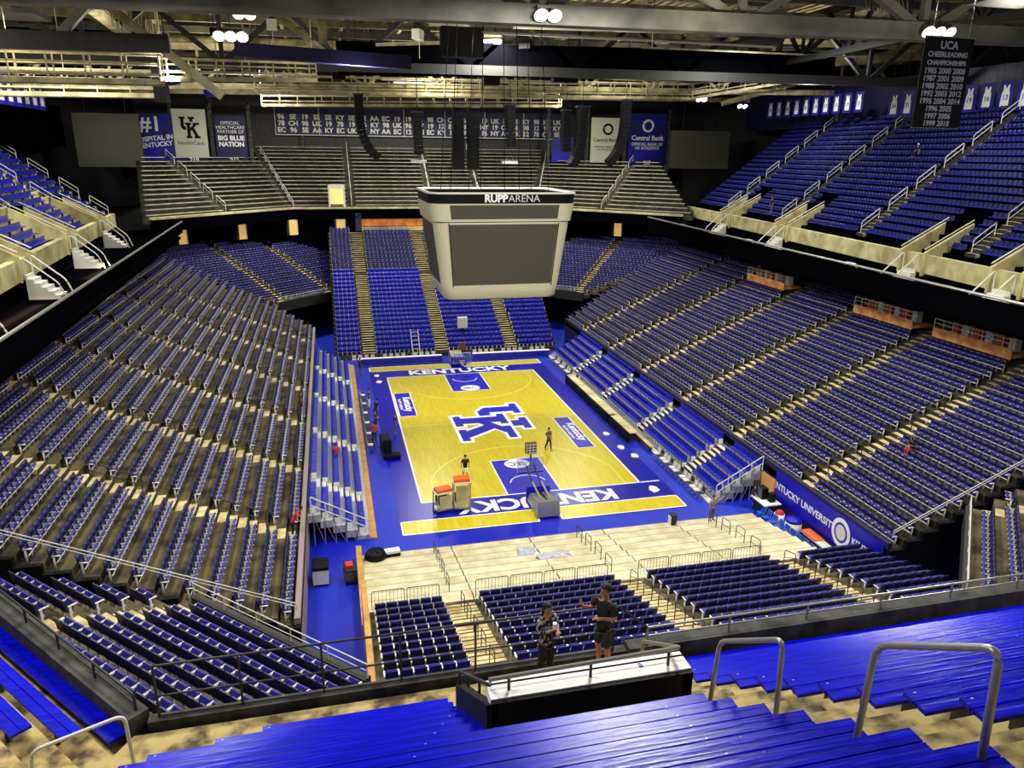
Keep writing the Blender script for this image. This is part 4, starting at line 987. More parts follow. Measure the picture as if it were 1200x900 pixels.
# ------------------------------------------------------------------ hanging scoreboard
sb = empty('scoreboard', (.15, 0, 10.9), 0, 'large grey tapered hanging scoreboard with blank screens over mid court', 'scoreboard')
def rr(cx, cy, hx, hy, r, z, n=6):
    out = []
    for (sx, sy, a0) in ((1, 1, 0), (-1, 1, PI/2), (-1, -1, PI), (1, -1, 3*PI/2)):
        for i in range(n+1):
            a = a0+PI/2*i/n; out.append((cx+sx*(hx-r)+r*math.cos(a), cy+sy*(hy-r)+r*math.sin(a), z))
    return out
def shell(rings, name, m, par, capb=False, capt=False, smooth=True):
    n = len(rings[0]); vs = [p for r in rings for p in r]; fs = []
    for i in range(len(rings)-1):
        for k in range(n): fs.append((i*n+k, i*n+(k+1)%n, (i+1)*n+(k+1)%n, (i+1)*n+k))
    if capb: fs.append(tuple(range(n-1, -1, -1)))
    if capt: fs.append(tuple(range((len(rings)-1)*n, len(rings)*n)))
    b = MB(); b.add(vs, fs); return b.build(name, m, par, smooth)
shell([rr(0,0,4.15,3.3,.7,.3), rr(0,0,4.4,3.5,.9,.42), rr(0,0,4.55,3.6,1.0,1.2)], 'lower_band', M_SCRG, sb, capb=True)
shell([rr(0,0,4.5,3.5,.9,1.15), rr(0,0,4.55,3.55,.9,1.22)], 'lower_seam', M_DARK, sb)
shell([rr(0,0,4.58,3.58,1.0,1.2), rr(0,0,5.2,4.05,1.1,6.1)], 'body', M_SCRG, sb)
shell([rr(0,0,5.1,3.95,1.1,6.08), rr(0,0,5.15,4.0,1.1,6.2)], 'upper_seam', M_DARK, sb)
shell([rr(0,0,5.35,4.15,1.15,6.16), rr(0,0,5.55,4.3,1.2,7.45)], 'upper_band', M_SCRG, sb)
shell([rr(0,0,5.5,4.26,1.2,7.42), rr(0,0,5.55,4.3,1.2,8.15)], 'name_band', M_DARK, sb)
shell([rr(0,0,5.62,4.36,1.2,8.12), rr(0,0,5.62,4.36,1.2,8.24), rr(0,0,5.4,4.15,1.1,8.24), rr(0,0,5.35,4.1,1.1,7.4)], 'top_rim', M_OFFW, sb)
shell([rr(0,0,5.34,4.09,1.1,8.1), rr(0,0,5.2,4.0,1.1,7.3), rr(0,0,.3,.3,.1,7.2)], 'top_well', M_DARK, sb)
for sy in (-1, 1):
    q = MB(); y = lambda z: sy*(3.62+(z-1.35)*.0955+.02)
    q.hexa([(-3.75, y(1.45), 1.45), (3.75, y(1.45), 1.45), (3.75, y(1.45)-sy*.15, 1.45), (-3.75, y(1.45)-sy*.15, 1.45)], [(-4.1, y(5.95), 5.95), (4.1, y(5.95), 5.95), (4.1, y(5.95)-sy*.15, 5.95), (-4.1, y(5.95)-sy*.15, 5.95)]); s_ = q.build('screen', M_SCREEN, sb)
    t = MB()
    for xx in (-1, 1): t.beam((xx*3.8, y(1.3)+sy*.01, 1.3), (xx*4.15, y(6.05)+sy*.01, 6.05), .05, .06)
    t.build('screen_edge', M_DARK, sb)
    q = MB(); y2 = lambda z: sy*(4.16+(z-6.2)*.116+.02)
    q.hexa([(-4.0, y2(6.35), 6.35), (4.0, y2(6.35), 6.35), (4.0, y2(6.35)-sy*.1, 6.35), (-4.0, y2(6.35)-sy*.1, 6.35)], [(-4.1, y2(7.35), 7.35), (4.1, y2(7.35), 7.35), (4.1, y2(7.35)-sy*.1, 7.35), (-4.1, y2(7.35)-sy*.1, 7.35)]); q.build('ribbon_screen', M_SCREEN, sb)
for sx in (-1, 1):
    x = lambda z: sx*(4.62+(z-1.35)*.127+.02)
    q = MB(); q.hexa([(x(1.45), -2.6, 1.45), (x(1.45), 2.6, 1.45), (x(1.45)-sx*.15, 2.6, 1.45), (x(1.45)-sx*.15, -2.6, 1.45)], [(x(5.95), -2.9, 5.95), (x(5.95), 2.9, 5.95), (x(5.95)-sx*.15, 2.9, 5.95), (x(5.95)-sx*.15, -2.9, 5.95)]); q.build('side_screen', M_SCREEN, sb)
text_mesh('name_lettering', 'RUPP', .74, M_WHITE, sb, frameM((.15, -4.34, 7.8), (1, 0, 0), (0, 0, 1)), .02, .03, align='RIGHT')
text_mesh('name_lettering', 'ARENA', .74, M_OFFW, sb, frameM((.2, -4.34, 7.8), (1, 0, 0), (0, 0, 1)), .02, -.004, align='LEFT')
for xx in (-3.8, -1.5, 1.5, 3.8):
    for yy in (-2.5, 2.5): MB().tube([(xx, yy, 7.4), (xx*.8, yy*.8, 20)], .03, 5).build('hanging_cable', M_DARK, sb)

# ------------------------------------------------------------------ speaker arrays
def line_array(x, y, ztop, n, curve, label, dx=0.0, wd=1.0, rz=0):
    e = empty('speaker_array', (x, y, ztop), rz, label, 'speakers')
    MB().box(-wd*.45, wd*.45, -.3, .5, 0, .12).build('hanging_frame', M_STEELD, e)
    MB().tube([(0, 0, .1), (0, 0, 36.5-ztop)], .025, 5).build('hoist_cable', M_DARK, e)
    px, py, a = 0, 0, .0
    for i in range(n):
        a += curve*(i/n)**1.5
        M = Matrix.Translation((px, py, 0)) @ Matrix.Translation((0, 0, 0))
        c = Vector((px, 0, py)); d = Vector((math.sin(a), 0, -math.cos(a))); nn = Vector((math.cos(a), 0, math.sin(a)))
        h = .40; q = MB()
        p0 = c; p1 = c+d*(h-.03)
        q.hexa([p1+Vector((0, -wd/2, 0))-nn*.32, p1+Vector((0, -wd/2, 0))+nn*.32, p1+Vector((0, wd/2, 0))+nn*.32, p1+Vector((0, wd/2, 0))-nn*.32],
               [p0+Vector((0, -wd/2, 0))-nn*.38, p0+Vector((0, -wd/2, 0))+nn*.38, p0+Vector((0, wd/2, 0))+nn*.38, p0+Vector((0, wd/2, 0))-nn*.38])
        q.build('cabinet', M_DARK, e); px += d.x*h; py += d.z*h
line_array(-9.4, 10, 26.4, 14, .19, 'curved black speaker array hanging left, hooked at its foot')
line_array(-4.2, 12, 25.2, 9, .02, 'short black speaker array left of the centre pair', wd=1.2)
line_array(-.9, 10, 25.6, 13, .03, 'left column of the long black speaker pair above the scoreboard', rz=-PI/2)
line_array(.45, 10, 25.6, 13, .03, 'right column of the long black speaker pair above the scoreboard', rz=-PI/2)
line_array(4.3, 12, 26.0, 9, .05, 'short black speaker array right of the centre pair', wd=1.2)
line_array(10.6, 10, 25.9, 13, .12, 'wide black speaker array hanging at right', wd=1.4, rz=PI)
line_array(9.2, 10.5, 25.6, 9, .03, 'short black speaker array beside the wide right array', wd=.9)
line_array(14.8, 10, 26.6, 15, .16, 'curved black speaker array at right crossing the pale bank banner', rz=PI)
for x, lb in ((-4.2, 'left'), (4.3, 'right')):
    e = empty('hanging_lamp_box', (x, 12, 20.9), 0, f'small white lamp box hanging under the short {lb} speaker array', 'lamp')
    MB().box(-.7, .7, -.4, .4, 0, .25).build('housing', M_OFFW, e); MB().tube([(-.4, 0, .25), (0, 0, 1.1), (.4, 0, .25)], .02, 4).build('cable', M_STEEL, e); MB().tube([(0, .45, .1), (0, .75, 15.6)], .02, 4).build('hanging_cable', M_STEELD, e)

# ------------------------------------------------------------------ banners, ribbon boards, screens
def hang(name, c, u, w, h, mcol, label, cat='banner'):
    """flat banner, centre c, along u (horizontal unit), facing the court"""
    e = empty(name, c, math.atan2(u[1], u[0]), label, cat)
    MB().box(-w/2, w/2, -.02, .02, -h/2, h/2).build('cloth', mcol, e)
    MB().tube([(-w/2, 0, h/2), (w/2, 0, h/2)], .06, 6).build('top_pole', M_STEELD, e)
    return e
FM = lambda x, z, y=-.03: frameM((x, y, z), (1, 0, 0), (0, 0, 1))
# championship strip across the north wall
rb = empty('championship_board', (2.6, 60.5, 25.9), 0, 'long navy board of white championship lettering across the far wall', 'board')
MB().box(-21.8, 21.8, -.1, .1, -1.9, 1.9).build('board', M_NAVY, rb)
MB().box(-21.8, 21.8, -.12, -.1, -1.95, -1.85).build('lower_edge', M_OFFW, rb)
words = ['NCAA', 'SEC', '1948', '1949', '1951', '1958', '1978', '1996', '1998', '2012', 'SEC', 'NIT', 'CHAMPIONS', '1933', '1939', '1946']
for k in range(26):
    s1 = '\n'.join(random.sample(['KY', 'UK', 'AA', 'NY', 'CH', '19', '98', '96', '12', '78', 'SE', 'EC'], 3))
    text_mesh('column_lettering', s1, .95, M_OFFW, rb, FM(-20.9+k*1.67, -.35, -.12), .01, .03)
for k in range(8): MB().box(-21.8+k*6.2, -21.72+k*6.2, -.13, -.1, -1.9, 1.9).build('divider', M_OFFW, rb)
cnw = (.62, .78, 0); 
bn = hang('banner', (-34.4, 55, 23.3), (1, 0, 0), 4.6, 6.0, M_BBANNER, 'blue banner reading hospital in Kentucky beside the left blank screen')
text_mesh('lettering', '#1', 2.6, M_WHITE, bn, FM(-.5, 1.6), .01, .05); o = text_mesh('lettering', 'HOSPITAL IN\nKENTUCKY', .85, M_WHITE, bn, FM(-.2, -.6) @ Matrix.Rotation(.12, 4, 'Z'), .01, .02)
bn = hang('banner', (-30.0, 55, 23.9), (1, 0, 0), 4.3, 6.2, mat('pale_banner', '#c9ccb4', .6), 'pale hospital banner with black interlocked letters on the far left wall')
logo(bn, frameM((-1.3, -.04, -.7), (1, 0, 0), (0, 0, 1)) @ Matrix.Diagonal((.26, .28, 1, 1)), M_DARK, mat('pale_banner', '#c9ccb4'), zs=4)
text_mesh('lettering', 'HealthCare', .72, M_DGREY, bn, FM(0, -1.3), .01)
bn = hang('banner', (-24.8, 55, 23.4), (1, 0, 0), 4.0, 5.6, M_NAVY, 'navy banner reading Big Blue Nation on the far left wall')
text_mesh('lettering', 'OFFICIAL\nHEALTHCARE\nPARTNER OF', .6, M_OFFW, bn, FM(0, 1.3), .01, .005); text_mesh('lettering', 'BIG BLUE\nNATION', .85, M_WHITE, bn, FM(0, -.5), .01, .03)
for x, s1, lb in ((-30, '219', 'pale hospital banner'), (-24.8, '218', 'Big Blue Nation banner'), (36.5, '217', 'dark bank banner')):
    e = empty('section_sign', (x, 54.9, 20.4 if x < 0 else 20.6), 0, f'section number sign {s1} under the {lb}', 'sign')
    MB().box(-2.0, 2.0, 0, .06, -.4, .4).build('plate', M_NAVY, e); text_mesh('digits', s1, .8, M_WHITE, e, FM(.2, 0), .01, .03)
bn = hang('banner', (29.6, 55, 23.9), (1, 0, 0), 4.6, 6.6, mat('pale_banner', '#c9ccb4'), 'pale bank banner on the far right wall behind a curved speaker array')
def ring(par, x, z, r, m, y=-.04): MB().tube([(x+r*math.cos(2*PI*i/24), y, z+r*math.sin(2*PI*i/24)) for i in range(24)], r*.24, 6, closed=True).build('bank_roundel', m, par)
ring(bn, .4, 1.6, .7, M_DARK); text_mesh('lettering', 'Central Bank', .75, M_DGREY, bn, FM(.1, 0), .01, .01); text_mesh('lettering', 'OFFICIAL BANK OF\nUK ATHLETICS', .42, M_DARK, bn, FM(.1, -1.2), .01)
bn = hang('banner', (36.6, 55, 24.2), (1, 0, 0), 6.2, 7.4, M_BBANNER, 'dark blue bank banner beside the right blank screen')
ring(bn, .0, 1.9, .8, M_WHITE); text_mesh('lettering', 'Central Bank', 1.0, M_WHITE, bn, FM(0, .1), .01, .02); text_mesh('lettering', 'OFFICIAL BANK OF\nUK ATHLETICS', .6, M_OFFW, bn, FM(0, -1.1), .01, .02)
bn = hang('banner', (22.8, 55, 22.4), (1, 0, 0), 3.4, 3.6, M_BBANNER, 'plain blue banner behind the wide right speaker array')
for (x0, x1, z0, z1, lb) in ((-42.5, -34.95, 19.5, 26.0, 'left'), (37.9, 47.2, 19.9, 25.4, 'right')):
    e = empty('video_screen', ((x0+x1)/2, 49, (z0+z1)/2), .12 if lb == 'left' else -.12, f'large blank grey video screen hanging at the far {lb} corner', 'screen')
    w2, h2 = (x1-x0)/2, (z1-z0)/2
    MB().box(-w2, w2, 0, .3, -h2, h2).build('panel', M_SCREEN, e)
    MB().tube([(-w2, -.02, -h2), (w2, -.02, -h2), (w2, -.02, h2), (-w2, -.02, h2)], .07, 4, closed=True).build('frame', M_DGREY, e)
    for xx in (-w2*.6, w2*.6): MB().tube([(xx, .1, h2), (xx, .1, h2+5)], .04, 5).build('hanger', M_STEELD, e)
# wall pilasters behind the north deck
for k, x in enumerate((-32.3, -27.3, -22.3, -15.5, 20.6, 26.8, 33.0, 40.2)):
    pz = MB().box(-.25, .25, 0, .3, 19, 28.5); o = pz.build('trim_north.001', M_GREYW); o.location = (x, 55.2 if abs(x) > 18 else 60.5, 0); struct(o)
M_BANTXT = mat('silver_lettering', '#a8a8b4', .6)
# cheer banner near the camera on the right
e = empty('championship_banner', (12.9, -30, 24.9), .0, 'tall black banner of cheerleading championship years hanging at upper right', 'banner')
MB().box(-1.2, 1.2, -.02, .02, -1.75, 1.75).build('cloth', M_DARK, e)
MB().tube([(-1.25, 0, 1.78), (1.25, 0, 1.78)], .035, 6).build('top_pole', M_STEEL, e); MB().tube([(-1.2, 0, -1.76), (1.2, 0, -1.76)], .02, 6).build('bottom_pole', M_STEEL, e)
text_mesh('lettering', 'UCA', .42, M_BANTXT, e, FM(0, 1.45), .005, .012); text_mesh('lettering', 'CHEERLEADING', .27, M_BANTXT, e, FM(0, 1.1), .005, .008); text_mesh('lettering', 'CHAMPIONSHIPS', .25, M_BANTXT, e, FM(0, .78), .005, .008)
text_mesh('lettering', '1985 2000 2008\n1987 2001 2009\n1988 2002 2010\n1992 2003 2012\n1995 2004 2014\n1996 2005\n1997 2006\n1999 2018', .31, M_BANTXT, e, FM(-.02, -.56), .005, .006)
for xx in (-.9, .9): MB().tube([(xx, 0, 1.78), (xx, 0, 6)], .012, 4).build('cable', M_STEEL, e)
# retired jersey banners over the side decks
def jersey(x, y, z, rz, label, grp, s=1.0, num='12'):
    e = empty('jersey_banner', (x, y, z), rz, label, 'banner', grp)
    MB().box(-.75*s, .75*s, 0, .04, -1.15*s, 1.15*s).build('cloth', M_BBANNER, e)
    q = MB(); pts = [(-.42, -.85), (.42, -.85), (.38, .2), (.28, .45), (.3, .85), (.15, .85), (0, .55), (-.15, .85), (-.3, .85), (-.28, .45), (-.38, .2)]
    M = frameM((0, -.01, 0), (1, 0, 0), (0, 0, 1))
    n = len(pts); vs = [(a*s, b*s, 0) for a, b in pts]+[(0, 0, 0)]; q.add(vs, [(i, (i+1)%n, n) for i in range(n)], 0, M)
    q.build('white_jersey', M_WHITE, e)
    for xx in (-.6*s, .6*s): MB().tube([(xx, .02, 1.1*s), (xx, .02, 36.5-z)], .015, 3).build('cable', M_DARK, e)
    text_mesh('number', num, .6*s, M_ROYAL, e, FM(0, -.15, -.02), .004, .01)
for k in range(9):
    y = -1.5+k*2.0
    jersey(47.2, y, 27.3, -PI/2, 'white jersey banner in the row right of the black cheer banner' if y < 8 else 'white jersey banner in the middle of the row over the upper east deck', 'jersey banners above the upper east deck, '+('right' if y < 8 else 'middle'), 1.1, str(10+k*3))
for k in range(10):
    jersey(47.0, 20+k*2.0, 27.9, -PI/2, 'small white jersey banner at the far end of the upper east deck', 'far jersey banners above the upper east deck', .95, str(11+k*2))
for k in range(6):
    jersey(-42, 26.5+k*2.2, 27.2, PI/2, 'white jersey banner at the upper left over the west deck', 'jersey banners above the upper west deck', 1.3, str(20+k*3))

# ------------------------------------------------------------------ roof steelwork
def truss(nm, a, b, h, nb, label, mt, ch=.4, web=.22, panel=False):
    a = Vector(a); b = Vector(b); e = empty(nm, a, 0, label, 'truss'); d = b-a; o = Vector((0,0,0)); up = Vector((0,0,h))
    MB().beam(o, d, ch, ch).build('bottom_chord', mt, e); MB().beam(up, d+up, ch, ch).build('top_chord', mt, e)
    for i in range(nb):
        p = d*(i/nb); q = d*((i+1)/nb); m = d*((i+.5)/nb)
        MB().beam(p, m+up, web, web).build('diagonal', mt, e); MB().beam(m+up, q, web, web).build('diagonal', mt, e)
        MB().beam(p, p+up, web*.8, web*.8).build('vertical', mt, e)
    return e
truss('roof_truss', (-50, -16, 28.4), (60, -16, 29.6), 3.4, 9, 'big grey roof truss crossing the top of the picture', M_BEAMG, 1.0, .5)
truss('roof_truss', (-50, 10, 28.2), (60, 10, 29.2), 4.2, 11, 'dark roof truss behind the nearest big one', M_TRUSSD, .8, .4)
truss('roof_truss', (-50, 30, 27.6), (60, 30, 29.8), 3.8, 13, 'cream roof truss over the far part of the court', M_TRUSSL, .6, .3)
truss('roof_truss', (-50, 50, 28.6), (60, 50, 30), 3.6, 13, 'farthest cream roof truss above the championship board', M_TRUSSL, .6, .3)
truss('roof_truss', (-23.5, -30, 29.5), (-30, 60, 30.2), 3.5, 12, 'cream roof truss running lengthwise above the west side', M_TRUSSL, .5, .3)
truss('roof_truss', (27, -30, 30), (36, 60, 31), 3.5, 12, 'dark roof truss running lengthwise above the east side', M_TRUSSD, .5, .3)
def beam1(a, b, w, h, m, label, nm='roof_beam', cat='beam'):
    a = Vector(a); b = Vector(b); o = MB().beam(Vector((0,0,0)), b-a, w, h).build(nm, m); o.location = a; return tag(o, label, cat)
beam1((-27.2, -8, 27.2), (-24.2, -8, 30.2), .45, .45, M_BEAMG, 'grey diagonal beam rising to the left peak of the roof')
beam1((-24.4, -8, 30.0), (-18.2, -8, 24.9), .42, .5, M_TRUSSL, 'long cream diagonal beam sloping down right from the left peak')
beam1((-45, -8, 27.35), (-20.8, -8, 27.65), .5, 1.0, M_DGREY, 'thick dark horizontal beam at the upper left')
beam1((-16.6, 0, 31.8), (-13.0, 0, 29.2), .35, .4, M_TRUSSL, 'short cream diagonal beam right of the bright lamp cluster')
beam1((-12.1, 0, 33), (-12.1, 0, 29.0), .6, .5, M_TRUSSL, 'cream vertical post near the top of the picture')
beam1((-11, 10, 29.2), (36, 10, 30.2), .4, 2.6, M_SOFF, 'long black hanging border across the middle of the roof', 'black_border', 'curtain')
beam1((-18, 0, 28.4), (-6, 0, 28.0), .9, .9, M_BLUED, 'dull blue round ended duct right of the lamp cluster', 'air_duct', 'duct')
beam1((30, 20, 30.8), (60, 20, 33.5), .8, .9, M_TRUSSL, 'cream beam sloping up at the upper right', )
beam1((38, 35, 28.3), (49, 35, 31.2), .5, .6, M_TRUSSL, 'thin cream beam rising right above the east deck')
# secondary purlins running lengthwise, each a beam
for k, x in enumerate(range(-46, 60, 6)):
    ye = 60 if -38 < x < 44 else 42
    beam1((x, -40, 33.5), (x, ye, 33.5+(ye+40)*.01), .3, .5, M_TRUSSL, 'lengthwise purlin under the roof deck', 'purlin')['group'] = 'lengthwise purlins under the roof deck'
for k, y in enumerate(range(-24, 60, 7)):
    xe = 59 if y < 42 else 40
    beam1((-50 if y < 42 else -36, y, 32.6), (xe, y, 33.6), .35, .6, M_BEAMG if k % 2 else M_TRUSSL, 'cross purlin under the roof deck', 'purlin')['group'] = 'cross purlins under the roof deck'
def catwalk(a, b, label, m=M_TRUSSL, w=1.2, h=1.1):
    a = Vector(a); b = Vector(b); d = b-a; L = d.length; e = empty('catwalk', a, math.atan2(d.y, d.x), label, 'catwalk'); s = d.z
    sl = s/L
    P = lambda x, y, z: (x, y, z+x*sl)
    MB().hexa([P(0,-w/2,-.12), P(L,-w/2,-.12), P(L,w/2,-.12), P(0,w/2,-.12)], [P(0,-w/2,0), P(L,-w/2,0), P(L,w/2,0), P(0,w/2,0)]).build('walkway', m, e)
    for yy in (-w/2, w/2):
        MB().beam(P(0,yy,h), P(L,yy,h), .12, .12).build('top_rail', m, e); MB().beam(P(0,yy,h*.5), P(L,yy,h*.5), .08, .08).build('mid_rail', m, e)
        MB().beam(P(0,yy,-.5), P(L,yy,-.5), .2, .3).build('lower_chord', m, e)
    n = int(L/2)
    r = MB()
    for i in range(n+1):
        x = L*i/n
        for yy in (-w/2, w/2): r.beam(P(x,yy,-.5), P(x,yy,h), .08, .08)
        r.beam(P(x,0,h-.1), (P(x,0,h)[0], 0, 36.4-a.z), .05, .05) if i % 3 == 0 else None
    r.build('posts_and_hangers', m, e)  # upright railing posts and roof hangers joined in one mesh
catwalk((-19.2, 30, 28.2), (31, 30, 28.9), 'long cream catwalk crossing above the speaker arrays')
catwalk((-19.2, 38, 27.3), (17, 38, 28.1), 'cream catwalk just above the championship board')
catwalk((-48, -6, 25.9), (-21.8, -6, 26.2), 'cream catwalk at the upper left, higher of two')
catwalk((-48, 2, 25.6), (-23.2, 2, 25.9), 'cream catwalk at the upper left, lower of two')
catwalk((31, 30, 28.9), (48, 28, 32), 'cream catwalk rising to the right above the east deck')
catwalk((-22, -4, 26.6), (-13, 6, 27.6), 'thin pale catwalk slanting under the blue duct', w=.7, h=.7)
rnd = random.Random(5)
for k in range(26):      # service pipes and conduits below the deck
    y = rnd.uniform(-14, 50); x0 = rnd.uniform(-46, 20); L_ = rnd.uniform(10, 32); z = rnd.uniform(30.2, 32.2)
    o = beam1((x0, y, z), (min(x0+L_, 52), y+rnd.uniform(-3, 3), z+rnd.uniform(-.2, .5)), rnd.uniform(.12, .35), rnd.uniform(.12, .3), [M_TRUSSL, M_OFFW, M_BEAMG, M_TRUSSL][k % 4], 'service pipe running under the roof trusses', 'service_pipe', 'pipe'); o['group'] = 'service pipes under the roof trusses'
for k in range(22):
    x = rnd.uniform(-44, 46); y = rnd.uniform(-12, 52); z = 29.6+rnd.uniform(0, 2.2); w_ = rnd.uniform(.4, 1.1)
    e = empty('rigging_motor', (x, y, z), rnd.uniform(0, 3), 'small rigging motor box hanging among the roof trusses', 'motor', 'rigging motor boxes among the roof trusses')
    MB().box(-w_/2, w_/2, -.3, .3, -.35, .35).build('case', [M_OFFW, M_DARK, M_TRUSSL][k % 3], e); MB().tube([(0, 0, .35), (0, 0, 36.4-z)], .03, 4).build('chain', M_DARK, e); MB().tube([(w_*.3, 0, -.35), (w_*.3, 0, -1.6)], .03, 4).build('hook_chain', M_OFFW, e)
for k in range(12):      # corrugated deck panels visible between trusses
    x = -48+k*9
    o = MB()
    for q in range(9): o.box(x+q, x+q+.4, -38, 40, 36.2, 36.5)
    struct(o.build('ceiling_rib', M_TRUSSL))
# lighting fixtures
def lampcluster(x, y, z, n, label, r=.35, grp=None):
    e = empty('lamp_cluster', (x, y, z), 0, label, 'lamp', grp)
    MB().box(-.4*n/2-.2, .4*n/2+.2, -.15, .15, .55, .7).build('bar', M_STEELD, e); MB().tube([(0, 0, .6), (0, 0, 36.5-z)], .03, 4).build('hanging_cable', M_DARK, e)
    for i in range(n):
        M = Matrix.Translation(((i-(n-1)/2)*.75, 0, .3)) @ Matrix.Rotation(-.8, 4, 'X')
        h = MB().lathe([(r*.3, .35), (r*.5, .3), (r, -.1), (r, -.14)], 14, 0, M).build('reflector', M_STEEL, e, True)
        MB().lathe([(r*.92, -.145), (r*.92, -.15)], 14, 0, M).build('lens', M_GLOW, h)
lampcluster(-18.2, 0, 29.0, 3, 'bright lamp cluster at the upper left of the roof', .42)
lampcluster(-17.2, 0, 30.4, 2, 'upper pair of bright lamps at the upper left', .4)
lampcluster(-.6, -16.8, 28.6, 2, 'bright lamp pair at the top centre of the picture', .4)
lampcluster(23.8, -16.8, 28.9, 3, 'bright lamp trio at the top right of the picture', .4)
lampcluster(48, 8, 29.5, 2, 'glowing lamp pair over the upper east deck', .45)
lampcluster(33, 31, 28.2, 2, 'small lamp pair on the rising catwalk', .35); lampcluster(41.5, 36, 27.9, 2, 'small lamp pair with blue glow beyond the rising catwalk', .35)
for i, (x, y, z, p) in enumerate(LIGHTS):
    e = empty('arena_floodlight', (x, y, z+.05), 0, 'square roof floodlight panel shining straight down', 'lamp', 'square roof floodlight panels')
    MB().box(-1.6, 1.6, -1.6, 1.6, .02, .3).build('housing', M_STEELD, e)
    MB().tube([(0, 0, .3), (0, 0, 36.4-z)], .04, 5).build('hanger', M_DARK, e)
# slatted ceiling baffles seen at the top
for (x, y, z, w_, lb) in ((1.5, -14, 30.2, 3.2, 'top centre'), (22.3, -14, 30.6, 3.0, 'top right')):
    e = empty('slatted_baffle', (x, y, z), 0, f'fan of pale slats lit from inside at the {lb}', 'baffle')
    for k in range(14): MB().beam((-w_/2+k*w_/13, 0, 0), (-w_/2+k*w_/13+.25*math.sin(k), .6, 1.5), .07, .05).build('slat', M_TRUSSL, e)
# blue drum loudspeakers
for (x, y, z, r, lb) in ((-24.0, 9, 27.6, 1.1, 'large dark blue drum hanging under the left roof beams'), (-24.2, 35, 28.1, .85, 'small bright blue drum hanging beyond the large one')):
    e = empty('hanging_drum', (x, y, z), 0, lb, 'drum')
    MB().lathe([(.05, -.9*r), (r*.7, -.8*r), (r, -.3*r), (r, .5*r), (r*.8, .8*r), (.1, .9*r)], 20).build('drum', M_ROYAL if r < 1 else mat('deep_blue', '#0c0c78', .5), e, True)
    MB().tube([(0, 0, r*.9), (0, 0, 36.5-z)], .04, 5).build('cable', M_DARK, e)
# black hanging boxes (unlit projectors)
for (x, y, z, w_, h, lb) in ((-1.2, 6, 30.3, 3.4, 2.2, 'big black box hanging in the middle of the roof'), (-10.7, 20, 29.0, 1.2, 1.3, 'black box with two pale lamps left of the middle'), (-23, 0, 26.0, .8, 2.2, 'narrow black box beside the left catwalk end'), (4.6, 22, 29.0, 1.7, 1.0, 'small black box left of the right speaker arrays'), (12.5, 22, 29.6, 2.6, 1.2, 'wide black box above the right speaker arrays')):
    e = empty('hanging_equipment_box', (x, y, z), 0, lb, 'box')
    MB().box(-w_/2, w_/2, -.6, .6, -h/2, h/2).build('case', M_DARK, e)
    for xx in (-w_*.35, w_*.35): MB().tube([(xx, 0, h/2), (xx, 0, 36.5-z)], .03, 4).build('cable', M_STEELD, e)
# drapes at upper sides
dr = MB(); dr.box(-45.3, -45, 20, 56, 22, 26.8); tag(dr.build('drape', M_SOFF), 'black drape hanging behind the upper left deck', 'curtain')
dr = MB(); dr.box(50.6, 50.9, -30, 50, 25.5, 30.5); tag(dr.build('drape', M_BLUED), 'dull blue drape above the upper east deck', 'curtain')

